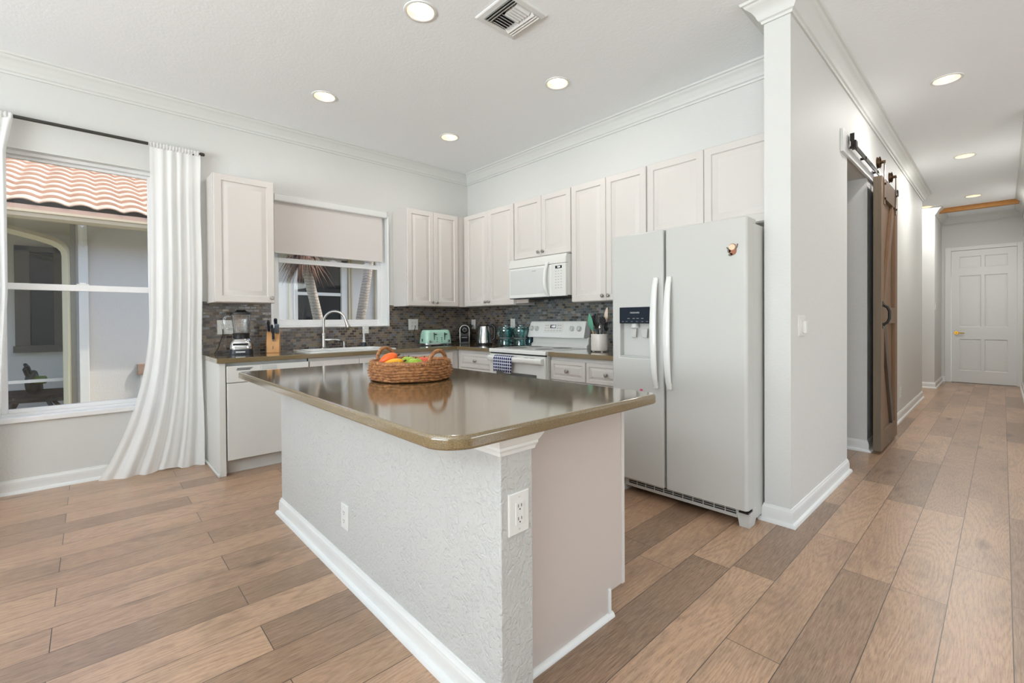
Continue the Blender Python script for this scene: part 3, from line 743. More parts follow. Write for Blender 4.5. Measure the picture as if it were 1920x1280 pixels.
t = thing('air_vent', 'white square louvred air vent in the kitchen ceiling', 'vent', (2.665, -1.69, H), -PI/2)
V = 0.155
mb = MB().loft([[(sx*a, sy*a, z) for sx, sy in ((-1,-1),(1,-1),(1,1),(-1,1))] for a, z in ((V, 0.0), (V, -0.006), (V-0.006, -0.010), (V-0.036, -0.012), (V-0.036, -0.002))], False, False)
mk('frame', mb, 'trim', t, angle=20)
mk('backing', MB().box(-V+0.03, V-0.03, -V+0.03, V-0.03, -0.003, -0.001), 'darkslot', t)
def vane(c, d, L, tilt, ax):
    q = MB(); h = 0.012; dx = h*math.tan(tilt)
    if ax == 'x': q.add([(c-dx, d-L, -0.003), (c-dx, d+L, -0.003), (c+dx, d+L, -0.020), (c+dx, d-L, -0.020), (c-dx+0.002, d-L, -0.003), (c-dx+0.002, d+L, -0.003), (c+dx+0.002, d+L, -0.020), (c+dx+0.002, d-L, -0.020)], [(0,1,2,3),(7,6,5,4),(0,4,5,1),(1,5,6,2),(2,6,7,3),(3,7,4,0)])
    else: q.add([(d-L, c-dx, -0.003), (d+L, c-dx, -0.003), (d+L, c+dx, -0.020), (d-L, c+dx, -0.020), (d-L, c-dx+0.002, -0.003), (d+L, c-dx+0.002, -0.003), (d+L, c+dx+0.002, -0.020), (d-L, c+dx+0.002, -0.020)], [(0,1,2,3),(7,6,5,4),(0,4,5,1),(1,5,6,2),(2,6,7,3),(3,7,4,0)])
    return q
for s_ in (-1, 1):
    for k in range(3):
        mk('louver', vane(s_*(0.070+0.02*k), 0, 0.118, s_*0.8, 'x'), 'trim', t, smooth=False)
    for k in range(5):
        mk('louver', vane(s_*(0.014+0.022*k), 0, 0.056, -s_*0.8, 'y'), 'trim', t, smooth=False)

# ------------------------------------------------------------------ curtains
t = thing('curtain_rod', 'dark metal curtain rod above the dining window', 'curtain rod', (0.08, -3.6, 2.615))
mk('rod', MB().lathe([(0.0, -0.82), (0.012, -0.82), (0.012, 0.42), (0.0, 0.42)], 14, axis='y').lathe([(0.0, 0.40), (0.0085, 0.40), (0.0085, 0.70), (0.0, 0.70)], 12, axis='y'), 'rodmetal', t)
mk('finial', MB().lathe([(0.0, 0.70), (0.010, 0.70), (0.010, 0.706), (0.014, 0.712), (0.014, 0.735), (0.010, 0.742), (0.0, 0.744)], 14, axis='y'), 'rodmetal', t)
mk('finial', MB().lathe([(0.0, -0.86), (0.014, -0.855), (0.014, -0.83), (0.010, -0.82), (0.0, -0.82)], 14, axis='y'), 'rodmetal', t)
for yy in (-0.74, 0.66):
    mk('bracket', MB().box(-0.08, -0.075, yy-0.012, yy+0.012, -0.05, 0.03).box(-0.08, 0.0, yy-0.006, yy+0.006, -0.022, -0.012).box(-0.012, 0.012, yy-0.006, yy+0.006, -0.022, -0.013), 'rodmetal', t, 0.001)

def curtain(yl, yr, xo, ns, nt, folds, amp, seed, ztop=2.632, zbot=0.0):
    rnd = random.Random(seed); ph = [rnd.uniform(0, 6.28) for _ in range(4)]
    rows = []
    for k in range(nt+1):
        tt = k/nt; z = ztop + (zbot-ztop)*tt
        L = []
        for i in range(ns+1):
            s = i/ns
            y = yl(tt, z) + (yr(tt, z)-yl(tt, z))*s
            a = amp*(0.75+0.5*min(1, tt*1.3)) if z < 2.58 else amp*0.35
            w = math.sin(2*PI*folds*s + ph[0] + 0.5*math.sin(2*PI*s+ph[1]) + 0.6*tt*math.sin(5*s+ph[2]))
            w = math.copysign(abs(w)**0.8, w)*(0.62+0.38*math.sin(2*PI*1.37*s+ph[3]+tt*1.5))
            x = xo(tt, z, s) + a*w + amp*0.25*math.sin(2*PI*folds*2.3*s+ph[3])*tt
            y += 0.008*math.cos(2*PI*folds*s+ph[1])*tt
            zz = z
            if z < 0.05: zz = max(0.003, z + 0.02*max(0, math.sin(9*s+ph[2])))
            if abs(z-2.615) < 0.02 and z < ztop: pass
            L.append((x, y, zz))
        rows.append(L)
    m_ = MB(); m_.loft(rows, False, False, closed=False)
    return m_
def yl_r(tt, z):
    if z > 1.3: return -3.232 - 0.006*math.sin(z*2)
    u = (1.3-z)/1.3; return -3.234 - 0.03*u - 0.285*u**2.3
def yr_r(tt, z): return -2.889 + 0.004*math.sin(z*5)
def xo_r(tt, z, s):
    b = 0.082
    if z < 0.7: b += (0.7-z)/0.7*(0.035 + 0.03*s)
    return b
t = thing('sheer_curtain', 'white sheer curtain gathered beside the upper cabinet, hem trailing on the floor', 'curtain', (0, 0, 0), group='sheer dining curtains')
mk('panel', curtain(yl_r, yr_r, xo_r, 130, 70, 5.0, 0.017, 3), 'sheer', t, angle=180)
# rod pocket header gathered over the rod
def pocket(y0, y1, n, seed):
    rnd = random.Random(seed); rows = []
    for k in range(n+1):
        yy = y0+(y1-y0)*k/n; j = 0.004*math.sin(k*1.7+seed)
        rows.append([(0.08+(0.0185+j)*math.cos(a), yy, 2.615+(0.021+j)*math.sin(a)) for a in [2*PI*q/14 for q in range(14)]])
    return MB().loft(rows, False, False)
mk('rod_pocket', pocket(-3.235, -2.90, 60, 2), 'sheer', t, angle=180)
def yl_l(tt, z): return -4.40
def yr_l(tt, z): return -3.955 - 0.04*min(1, (2.632-z)/0.25) - 0.05*max(0, (1.4-z))
t = thing('sheer_curtain', 'white sheer curtain at the far edge of the dining window, farthest from the cabinets', 'curtain', (0, 0, 0), group='sheer dining curtains')
mk('panel', curtain(yl_l, yr_l, lambda tt, z, s: 0.085, 120, 60, 7.0, 0.022, 9), 'sheer', t, angle=180)
mk('rod_pocket', pocket(-4.38, -3.96, 70, 5), 'sheer', t, angle=180)

# ------------------------------------------------------------------ kitchen cabinets
RAISED = [(0, 0.019), (0, 0.004), (0.004, 0.0), (0.052, 0.0), (0.057, 0.0095), (0.067, 0.0095), (0.098, 0.0010), (0.101, 0.0010)]
DRAWER = [(0, 0.019), (0, 0.004), (0.004, 0.0), (0.030, 0.0), (0.034, 0.008), (0.040, 0.008), (0.058, 0.001), (0.060, 0.001)]
def knob(parent, x, yf, z):
    return mk('knob', MB().lathe([(0.0, 0.0), (0.009, 0.0), (0.006, -0.006), (0.006, -0.012), (0.0145, -0.018), (0.0165, -0.023), (0.013, -0.028), (0.0, -0.030)], 18, (x, yf, z), 'y', False, False), 'nickel', parent)
def wall_cabinet(label, loc, rz, w, h, doors, knobs, dc=0.296, light_rail=True, endpanel=True):
    """doors: list of (x0,x1); knobs: list of (x,z) or None per door"""
    t = thing('wall_cabinet', label, 'cabinet', loc, rz, 'white wall cabinets')
    mk('body', MB().box(0, w, -dc, 0, 0, h), 'cab', t, 0.0015)
    for (a, b), kb in zip(doors, knobs):
        d = mk('door', MB().ring_panel(a+0.0015, b-0.0015, 0.004, h-0.003, -dc-0.019, RAISED), 'cab', t, angle=20)
        if kb: knob(d, kb[0], -dc-0.019, kb[1])
    return t
ZU, ZT = 1.357, 2.424
HU = ZT-ZU
w_ = 2.842-2.380
wall_cabinet('single-door white wall cabinet between the sheer curtain and the sink window', (0, -2.842, ZU), PI/2, w_, HU, [(0.004, w_-0.004)], [(w_-0.03, 0.045)])
w_ = 1.064-0.0
t = wall_cabinet('two-door white wall cabinet on the window wall, running into the corner', (0.002, -1.064, ZU), PI/2, w_-0.002, HU, [(0.004, 0.342), (0.342, 0.680)], [(0.342-0.03, 0.045), (0.342+0.03, 0.045)])
t = wall_cabinet('two-door white wall cabinet in the corner, left of the microwave', (0.318, -0.002, ZU), 0, 0.890, HU, [(0.048, 0.460), (0.460, 0.886)], [(0.460-0.03, 0.045), (0.460+0.03, 0.045)])
wall_cabinet('short two-door white cabinet directly above the microwave', (1.210, -0.002, 1.822), 0, 0.770, ZT-1.822, [(0.004, 0.393), (0.393, 0.766)], [(0.393-0.03, 0.045), (0.393+0.03, 0.045)])
wall_cabinet('tall two-door white wall cabinet between microwave and refrigerator', (1.982, -0.002, ZU), 0, 0.780, HU, [(0.004, 0.387), (0.387, 0.776)], [(0.387-0.03, 0.045), (0.387+0.03, 0.045)])
wall_cabinet('wide two-door white cabinet above the refrigerator', (2.764, -0.002, 1.836), 0, 0.970, ZT-1.836, [(0.004, 0.461), (0.461, 0.966)], [None, None])

def front(parent, name, a, b, z0, z1, yf, prof, kn=None):
    d = mk(name, MB().ring_panel(a, b, z0, z1, yf, prof), 'cab', parent, angle=20)
    if kn: knob(d, kn[0], yf, kn[1])
    return d
def base_cabinet(label, loc, rz, w, d=0.60, group='white base cabinets', sink=False):
    t = thing('base_cabinet', label, 'cabinet', loc, rz, group)
    mk('body', MB().box(0, w, -d, -0.012, 0.10, 0.70).box(0, w, -d, -d+0.008, 0.70, 0.874) if sink else MB().box(0, w, -d, -0.012, 0.10, 0.874), 'cab', t, 0.0015)
    mk('toe_kick', MB().box(0, w, -d+0.07, -d+0.085, 0.0, 0.10), 'cab', t)
    return t
# window run (front faces +x)
t = thing('base_end_panel', 'white end panel closing the counter run beside the sheer curtain', 'cabinet panel', (0, -2.868, 0))
mk('panel', MB().box(0.012, 0.620, 0, 0.043, 0, 0.874), 'appl', t, 0.002)
mk('shoe_molding', MB().box(0.03, 0.626, -0.012, 0.0, 0, 0.022), 'trim', t, 0.004)
t = base_cabinet('white sink base cabinet with two flat false fronts under the sink', (0, -2.201, 0), PI/2, 0.915, sink=True)
front(t, 'false_front', 0.004, 0.452, 0.705, 0.850, -0.619, DRAWER[:3] + [(0.01, 0.0)])
front(t, 'false_front', 0.456, 0.911, 0.705, 0.850, -0.619, DRAWER[:3] + [(0.01, 0.0)])
front(t, 'door', 0.004, 0.455, 0.115, 0.695, -0.619, RAISED, (0.42, 0.65)); front(t, 'door', 0.458, 0.911, 0.115, 0.695, -0.619, RAISED, (0.49, 0.65))
t = base_cabinet('white base cabinet between the sink base and the corner', (0, -1.284, 0), PI/2, 0.680)
front(t, 'drawer', 0.004, 0.600, 0.705, 0.850, -0.619, DRAWER[:3] + [(0.01, 0.0)]); front(t, 'door', 0.004, 0.600, 0.115, 0.695, -0.619, RAISED, (0.05, 0.65))
# stove run
t = base_cabinet('white corner base cabinet with a single drawer left of the stove', (0.604, -0.002, 0), 0, 0.606)
front(t, 'drawer', 0.067, 0.600, 0.690, 0.846, -0.619, DRAWER, (0.332, 0.768)); front(t, 'door', 0.067, 0.600, 0.115, 0.680, -0.619, RAISED, (0.11, 0.63))
t = base_cabinet('white two-drawer base cabinet between stove and refrigerator', (1.992, -0.002, 0), 0, 0.812)
front(t, 'drawer', 0.006, 0.386, 0.675, 0.842, -0.619, DRAWER, (0.196, 0.758)); front(t, 'drawer', 0.394, 0.806, 0.675, 0.842, -0.619, DRAWER, (0.60, 0.758))
front(t, 'door', 0.006, 0.386, 0.115, 0.667, -0.619, RAISED, (0.35, 0.62)); front(t, 'door', 0.394, 0.806, 0.115, 0.667, -0.619, RAISED, (0.43, 0.62))

# dishwasher
t = thing('dishwasher', 'white built-in dishwasher at the end of the window counter', 'dishwasher', (0, -2.822, 0), PI/2)
mk('tub', MB().box(0.004, 0.614, -0.585, -0.02, 0.10, 0.872), 'lightgrey', t)
mk('door', MB().box(0.006, 0.612, -0.622, -0.585, 0.115, 0.716), 'appl', t, 0.005)
cp = mk('control_panel', MB().box(0.004, 0.614, -0.628, -0.585, 0.720, 0.850), 'appl', t, 0.005)
mk('vent_grille', MB().box(0.07, 0.165, -0.6295, -0.627, 0.815, 0.819).box(0.072, 0.175, -0.6295, -0.627, 0.822, 0.826).box(0.075, 0.185, -0.6295, -0.627, 0.829, 0.833), 'darkslot', cp)
mk('latch', MB().box(0.236, 0.242, -0.632, -0.627, 0.815, 0.842).box(0.25, 0.36, -0.633, -0.627, 0.812, 0.842), 'lightgrey', cp, 0.001)
mk('toe_panel', MB().box(0.004, 0.614, -0.545, -0.53, 0.0, 0.105), 'appl', t)

# ------------------------------------------------------------------ countertops
SKX0, SKX1, SKY0, SKY1 = 0.105, 0.555, -2.14, -1.36
xs_ = [0.009, SKX0, SKX1, 0.645, 1.209]; ys_ = [-2.885, SKY0, SKY1, -0.645, -0.009]
def occ(i, j):
    if i == 3: return j == 3
    return not (i == 1 and j == 1)
solo('countertop', MB().cells(xs_, ys_, 0.876, 0.914, occ), 'quartz', 'long taupe stone countertop running under the sink window into the corner', 'countertop', bevel=0.004, smooth=False)
solo('countertop', MB().box(1.991, 2.818, -0.645, -0.009, 0.876, 0.914), 'quartz', 'short taupe stone countertop between stove and refrigerator', 'countertop', bevel=0.004, smooth=False)

# sink
t = thing('kitchen_sink', 'white drop-in kitchen sink under the window', 'sink', (0, 0, 0.914))
L = []
for ins, z in ((0.03, 0.001), (0.03, 0.006), (0.024, 0.011), (-0.012, 0.012), (-0.02, 0.006), (-0.028, -0.02), (-0.036, -0.15), (-0.075, -0.185), (-0.16, -0.19)):
    L.append(rrect(SKX0-0.01-ins+(-0.055 if ins > 0 else 0), SKX1+ins-0.0, SKY0-ins, SKY1+ins, 0.05, z))
L = [rrect(0.045 if k < 4 else SKX0-ins, SKX1+ins, SKY0-ins, SKY1+ins, 0.05, z) for k, (ins, z) in enumerate(((0.03, 0.001), (0.03, 0.006), (0.024, 0.011), (-0.012, 0.012), (-0.02, 0.006), (-0.028, -0.02), (-0.036, -0.15), (-0.075, -0.185), (-0.16, -0.19)))]
L[3] = rrect(SKX0+0.012, SKX1-0.012, SKY0+0.012, SKY1-0.012, 0.05, 0.012)
mk('basin', MB().loft(L, False, True), 'applgloss', t, angle=50)
mk('drain', MB().lathe([(0.04, 0.0), (0.04, 0.003), (0.0, 0.004)], 20, (0.33, -1.75, -0.19)), 'chrome', t)
# faucet
t = thing('kitchen_faucet', 'brushed nickel gooseneck faucet with side lever at the sink', 'faucet', (0.082, -1.875, 0.925))
mk('base', MB().lathe([(0.0, 0.0), (0.028, 0.0), (0.028, 0.006), (0.021, 0.012), (0.020, 0.13), (0.024, 0.135), (0.024, 0.15), (0.018, 0.155), (0.0, 0.156)], 24), 'nickel', t)
arc = [(0, 0, 0.15)]
pts = [(0, 0, 0.15), (0, 0, 0.22)]
R_ = 0.115; dx, dy = math.cos(0.75), math.sin(0.75)
for k in range(0, 19):
    a = PI - PI*0.92*k/18
    c_ = R_ + R_*math.cos(a); pts.append((c_*dx, c_*dy, 0.26 + R_*math.sin(a)*0.95))
mk('spout', MB().tube(pts, 0.0125, 14), 'nickel', t)
e0, e1 = Vector(pts[-2]), Vector(pts[-1]); dd = (e1-e0).normalized()
mk('spray_head', MB().tube([e1-dd*0.005, e1+dd*0.008, e1+dd*0.05, e1+dd*0.075, e1+dd*0.082], [0.0135, 0.016, 0.017, 0.022, 0.021], 16), 'nickel', t)
mk('lever', MB().tube([(0.0, 0.0, 0.085), (0.035*0.7, 0.035, 0.085), (0.05, 0.06, 0.086)], [0.016, 0.015, 0.015], 14).tube([(0.05, 0.06, 0.086), (0.075, 0.09, 0.088), (0.105, 0.12, 0.082)], [0.012, 0.006, 0.005], 10), 'nickel', t)
t = thing('soap_dispenser', 'short nickel soap dispenser pump right of the faucet', 'soap dispenser', (0.075, -1.665, 0.925))
mk('base', MB().lathe([(0.0, 0.0), (0.018, 0.0), (0.018, 0.006), (0.012, 0.010), (0.012, 0.045), (0.0, 0.046)], 16), 'nickel', t)
mk('nozzle', MB().lathe([(0.015, 0.046), (0.016, 0.062), (0.0, 0.064)], 16).tube([(0, 0, 0.056), (0.04, 0.01, 0.056), (0.055, 0.014, 0.05)], 0.005, 8), 'nickel', t)
t = thing('dish_brush', 'grey cone-handled dish brush standing at the back of the sink', 'brush', (0.072, -1.45, 0.925))
mk('head', MB().lathe([(0.0, 0.0), (0.028, 0.0), (0.030, 0.01), (0.026, 0.04), (0.012, 0.046), (0, 0.046)], 18), 'navyhandle', t)
mk('handle', MB().lathe([(0.017, 0.046), (0.011, 0.09), (0.007, 0.15), (0.006, 0.18), (0.0, 0.182)], 14), 'lightgrey', t)

# ------------------------------------------------------------------ outlets and switches
def outlet(label, loc, rz, gang=1, kind='decora', w=None, group='white electrical outlets', name='wall_outlet', h=0.125, cat='outlet'):
    t = thing(name, label, cat, loc, rz, group)
    w = w or (0.08 if gang == 1 else 0.126)
    mk('cover_plate', MB().ring_panel(-w/2, w/2, -h/2, h/2, -0.006, [(0, 0.006), (0, 0.002), (0.003, 0.0), (0.004, 0.0)]), 'whiteplastic', t)
    for g in range(gang):
        cx = 0 if gang == 1 else (-0.023 + 0.046*g)
        dev = mk('receptacle' if kind == 'decora' else 'rocker', MB().box(cx-0.0165, cx+0.0165, -0.0085, -0.005, -0.034, 0.034), 'whiteplastic', t, 0.001)
        if kind == 'decora':
            for s_ in (-1, 1):
                zc = 0.019*s_
                mk('slots', MB().box(cx-0.0075, cx-0.0055, -0.0090, -0.008, zc-0.001, zc+0.008).box(cx+0.0055, cx+0.0075, -0.0090, -0.008, zc-0.001, zc+0.008).lathe([(0.0025, -0.0090), (0.0025, -0.008)], 8, (cx, 0, zc-0.007), 'y'), 'darkslot', dev)
        for zc in (-0.048, 0.048):
            mk('screw', MB().lathe([(0.003, -0.0068), (0.003, -0.005)], 8, (cx, 0, zc), 'y'), 'lightgrey', t)
    return t
outlet('white duplex outlet on the end post of the island', (3.718, -2.656, 0.619), PI/2, w=0.082)
outlet('white duplex outlet low on the long textured island wall', (2.622, -2.725, 0.284), 0, w=0.078, h=0.116)
outlet('white blank-and-outlet plate behind the countertop blender', (0.008, -2.706, 1.148), PI/2, 2)
outlet('small white outlet under the sink window behind the dish brush', (0.008, -1.40, 1.098), PI/2, w=0.07, h=0.075)
outlet('white double outlet with a black plug above the mint toaster', (0.008, -0.814, 1.152), PI/2, 2)
outlet('white outlet with black plug beside the coffee machine', (0.122, -0.008, 1.145), 0)
outlet('white outlet with plug behind the teal glass pitchers', (0.855, -0.008, 1.150), 0, w=0.075)
outlet('white outlet low on the hallway wall past the barn door', (PX1, 3.417, 0.315), PI/2)
t = outlet('white wall switch plate with small remote on the partition facing the hall', (PX1, -0.462, 1.149), PI/2, 2, 'switch', w=0.125, name='light_switch', group='light switches', cat='light switch')
mk('remote', MB().box(0.012, 0.045, -0.024, -0.006, -0.045, 0.028), 'whiteplastic', t, 0.003)
outlet('white light switch on the short wall near the hallway door', (3.917, 6.95, 1.39), PI/2, 1, 'switch', name='light_switch', group='light switches', cat='light switch')

# ------------------------------------------------------------------ range
t = thing('electric_range', 'white freestanding electric range with ceramic cooktop', 'stove', (1.216, 0, 0))
RW = 0.766
mk('body', MB().box(0.002, RW-0.002, -0.64, -0.02, 0.03, 0.885), 'appl', t)
mk('cooktop_frame', MB().loft([rrect(0, RW, -0.672, -0.055, 0.012, z) if False else [(a, b, z) for a, b in ((-0.0, -0.672+i_), (RW, -0.672+i_), (RW, -0.05), (0.0, -0.05))] for z, i_ in ((0.882, 0.0), (0.912, 0.0), (0.918, 0.006))]), 'applgloss', t, 0.004)
mk('cooktop_glass', MB().box(0.03, RW-0.03, -0.62, -0.10, 0.9175, 0.9195), 'lightgrey', t)
for cx, cy, r_ in ((0.20, -0.47, 0.10), (0.56, -0.47, 0.085), (0.20, -0.21, 0.075), (0.56, -0.21, 0.10)):
    mk('burner', MB().lathe([(r_, 0.0), (r_, 0.0006), (0, 0.0007)], 36, (cx, cy, 0.9195)), 'gasket', t)
mk('backguard_lower', MB().prism([(-0.055, 0.905), (-0.085, 0.912), (-0.088, 0.94), (-0.062, 0.96), (-0.058, 1.02), (-0.02, 1.02), (-0.02, 0.905)], 0.012, RW-0.002, 'x'), 'appl', t, 0.006)
bk = mk('control_panel', MB().loft([[(0.012+ (0.0 if k in (0,) else 0.0), 0, 0)]*1 for k in range(1)], False, False) if False else MB().loft([
    [(-0.010, -0.118, 1.012), (RW-0.012+0.0, -0.118, 1.012), (RW-0.012, -0.02, 1.012), (-0.010, -0.02, 1.012)],
    [(-0.010, -0.122, 1.020), (RW-0.012, -0.122, 1.020), (RW-0.012, -0.02, 1.020), (-0.010, -0.02, 1.020)],
    [(0.008, -0.088, 1.168), (RW-0.008, -0.088, 1.168), (RW-0.008, -0.02, 1.168), (0.008, -0.02, 1.168)],
    [(0.014, -0.074, 1.182), (RW-0.014, -0.074, 1.182), (RW-0.014, -0.02, 1.182), (0.014, -0.02, 1.182)]]), 'applgloss', t, 0.004)
def on_panel(z): return -0.122 + (z-1.02)/(1.168-1.02)*0.034
tilt = math.atan2(0.034, 0.148)
for x_ in (0.045, 0.120, 0.600, 0.690):
    q = MB(); q.M = Matrix.Translation((x_, on_panel(1.105), 1.105)) @ Matrix.Rotation(-tilt, 4, 'X')
    q.lathe([(0.027, 0.0), (0.027, -0.008), (0.023, -0.012), (0.021, -0.028), (0.0, -0.030)], 20, axis='y', cap0=False, cap1=False).box(-0.005, 0.005, -0.036, -0.012, -0.022, 0.022)
    mk('knob', q, 'lightgrey', t)
q = MB(); q.M = Matrix.Translation((0.345, on_panel(1.11), 1.11)) @ Matrix.Rotation(-tilt, 4, 'X')
q.box(-0.125, 0.135, -0.0025, 0.002, -0.043, 0.043)
kp = mk('keypad', q, 'appl', t, 0.001)
q = MB(); q.M = Matrix.Translation((0.345, on_panel(1.11), 1.11)) @ Matrix.Rotation(-tilt, 4, 'X')
q.box(-0.037, 0.037, -0.004, 0.0, -0.001, 0.035)
ds = mk('clock_display', q, 'clockface', t)
text('digits', '1:53', 0.032, (0.350, on_panel(1.127)-0.0050, 1.127), (PI/2-tilt, 0, 0), 'digits', t)
q = MB(); q.M = Matrix.Translation((0.345, on_panel(1.11), 1.11)) @ Matrix.Rotation(-tilt, 4, 'X')
for cx, cz in ((-0.10, 0.028), (-0.07, 0.028), (0.07, 0.028), (0.10, 0.028), (-0.10, 0.0), (-0.065, 0.0), (0.065, 0.0), (0.10, 0.0), (-0.10, -0.026), (-0.06, -0.026), (-0.02, -0.026), (0.02, -0.026), (0.06, -0.026), (0.10, -0.026)):
    q.box(cx-0.011, cx+0.011, -0.0032, 0.0, cz-0.003, cz+0.003)
mk('button_print', q, 'greytext', t)
mk('oven_door', MB().box(0.006, RW-0.006, -0.668, -0.64, 0.20, 0.868), 'appl', t, 0.005)
mk('oven_glass', MB().box(0.11, RW-0.11, -0.6695, -0.667, 0.36, 0.70), 'screenglass', t)
hd = MB().prism([(-0.668, 0.795), (-0.705, 0.80), (-0.715, 0.815), (-0.715, 0.838), (-0.70, 0.852), (-0.668, 0.855)], 0.02, RW-0.02, 'x')
mk('oven_handle', hd, 'applgloss', t, 0.004)
mk('vent_slots', MB().box(0.30, 0.36, -0.7005, -0.69, 0.849, 0.853).box(0.38, 0.43, -0.7005, -0.69, 0.849, 0.853).box(0.53, 0.58, -0.7005, -0.69, 0.849, 0.853).box(0.60, 0.66, -0.7005, -0.69, 0.849, 0.853), 'darkslot', t)
mk('door_gap', MB().box(0.01, RW-0.01, -0.655, -0.63, 0.869, 0.882), 'darkslot', t)
mk('storage_drawer', MB().box(0.006, RW-0.006, -0.664, -0.64, 0.05, 0.19), 'appl', t, 0.005)

# towel over the oven handle
mb = MB(); prof = [(-0.7185, 0.70), (-0.7185, 0.76), (-0.7185, 0.832), (-0.712, 0.850), (-0.698, 0.857), (-0.680, 0.858)]
rows = []
for i in range(25):
    s = i/24; wv = 0.004*math.sin(s*12)
    rows.append([(1.335 + 0.255*s + 0.006*math.sin(z*30+s*3), y - max(0, wv)*(0.86-z)*8, z if z > 0.71 else z + 0.01*math.sin(s*5)) for y, z in prof])
mb.loft(rows, False, False, closed=False)
o = solo('dish_towel', mb, 'towel', 'navy and white checked dish towel over the oven handle', 'towel')
sm = o.modifiers.new('thick', 'SOLIDIFY'); sm.thickness = 0.004; sm.offset = 0

# ------------------------------------------------------------------ microwave
t = thing('microwave', 'white over-the-range microwave above the stove', 'microwave', (1.213, -0.002, 1.412))
MW, MH = 0.765, 0.396
mk('body', MB().box(0, MW, -0.355, 0, 0.012, MH), 'appl', t, 0.003)
mk('underside', MB().box(0.004, MW-0.004, -0.385, 0, 0.0, 0.012), 'darkslot', t)
mk('door', MB().box(0.0, 0.590, -0.388, -0.356, 0.004, 0.308), 'applgloss', t, 0.006)
mk('door_window', MB().box(0.018, 0.505, -0.3892, -0.387, 0.04, 0.285), 'applwin', t, 0.001)
mk('vent_cover', MB().prism([(-0.356, 0.310), (-0.390, 0.310), (-0.386, 0.36), (-0.372, MH), (-0.356, MH)], 0.0, MW, 'x'), 'appl', t, 0.003)
cp = mk('control_panel', MB().box(0.593, MW, -0.388, -0.356, 0.004, 0.308), 'appl', t, 0.004)
mk('display', MB().box(0.640, 0.720, -0.390, -0.387, 0.262, 0.288), 'clockface', cp)
text('digits', '1:54', 0.022, (0.682, -0.3905, 0.275), FRONT, 'digits', cp)
q = MB()
for r_ in range(7):
    for c_ in range(3): q.box(0.645+0.033*c_-0.008, 0.645+0.033*c_+0.008, -0.3888, -0.387, 0.235-0.026*r_, 0.240-0.026*r_)
mk('button_print', q, 'greytext', cp)
text('lettering', 'FRIGIDAIRE', 0.011, (0.36, -0.3897, 0.262), FRONT, 'greytext', t)
pts = [(0.548, -0.388, 0.33), (0.555, -0.415, 0.31), (0.552, -0.438, 0.24), (0.550, -0.445, 0.16), (0.552, -0.438, 0.09), (0.555, -0.415, 0.03), (0.555, -0.388, 0.012)]
mk('handle', MB().tube(pts, [0.013, 0.015, 0.017, 0.018, 0.017, 0.015, 0.013], 12), 'applgloss', t)
solo('filler_strip', MB().box(1.221, 1.40, -0.30, -0.285, 1.372, 1.41), 'cabpanel', 'short beige wood strip under the microwave beside the corner cabinet', 'trim strip')

# ------------------------------------------------------------------ refrigerator
t = thing('refrigerator', 'white side-by-side refrigerator with dispenser', 'refrigerator', (2.838, -0.06, 0))
FW = 0.894
mk('cabinet_body', MB().box(0.004, FW-0.004, -0.745, 0.0, 0.03, 1.742), 'fridge', t, 0.004)
def fdoor(x0, x1, name):
    loops = []
    for y, i_ in ((-0.755, 0.004), (-0.755, 0.0), (-0.815, 0.0), (-0.832, 0.006), (-0.840, 0.02)):
        loops.append(rrect(x0+i_, x1-i_, 0.104+i_*0.3, 1.768-i_*0.3, 0.008, 0, 4))
        loops[-1] = [(p[0], y, p[1]) for p in loops[-1]]
    return loops
SP = 0.392
ldo = MB()
# left (freezer) door built around the dispenser opening
dx0, dx1, dz0, dz1 = 0.062, 0.304, 0.938, 1.168
q = MB(); q.M = Matrix(((1,0,0,0),(0,0,-1,0),(0,1,0,0),(0,0,0,1)))
q.cells([0.0, dx0, dx1, SP-0.004], [0.104, dz0, dz1, 1.768], 0.755, 0.840, lambda i, j: not (i == 1 and j == 1))
ld = mk('freezer_door', q, 'fridge', t, 0.010, smooth=True, bseg=3)
rd = mk('fridge_door', MB().loft(fdoor(SP+0.004, FW, 'r')), 'fridge', t, angle=60)
mk('door_gasket', MB().box(0.006, FW-0.006, -0.757, -0.744, 0.11, 1.75), 'gasket', t)
nb_ = MB().box(dx0-0.002, dx1+0.002, -0.790, -0.755, dz0-0.002, dz1+0.002)
mk('dispenser_recess', nb_, 'fridge', ld)
for cx in (0.155, 0.238):
    pd = MB().loft([[(cx-a, y, z), (cx+a, y, z), (cx+a*0.8, y+0.012, z), (cx-a*0.8, y+0.012, z)] for a, y, z in ((0.026, -0.822, 1.130), (0.020, -0.818, 1.085), (0.016, -0.812, 1.070))])
    mk('paddle', pd, 'fridge', ld, 0.002)
mk('nozzle', MB().lathe([(0.03, 0.0), (0.024, 0.03)], 16, (0.165, -0.812, 1.138)), 'lightgrey', ld)
mk('drip_tray', MB().box(dx0+0.004, dx1-0.004, -0.836, -0.79, dz0, dz0+0.008), 'lightgrey', ld, 0.002)
dp = mk('dispenser_panel', MB().box(dx0, dx1, -0.846, -0.80, 1.166, 1.276), 'navyhandle', ld, 0.004)
dp.data.materials[0] = M_('dispenser_black', (22, 30, 42), 0.3, spec=0.25)
text('lettering', 'FRIGIDAIRE', 0.014, (0.183, -0.8465, 1.238), FRONT, 'lightgrey', ld)
q = MB()
for cx in (0.135, 0.175, 0.205, 0.24): q.box(cx-0.009, cx+0.009, -0.8466, -0.8455, 1.198, 1.201)
for cx in (0.09, 0.12, 0.16, 0.20, 0.24, 0.275): q.box(cx-0.007, cx+0.007, -0.8466, -0.8455, 1.178, 1.180)
mk('icon_print', q, 'greytext', ld)
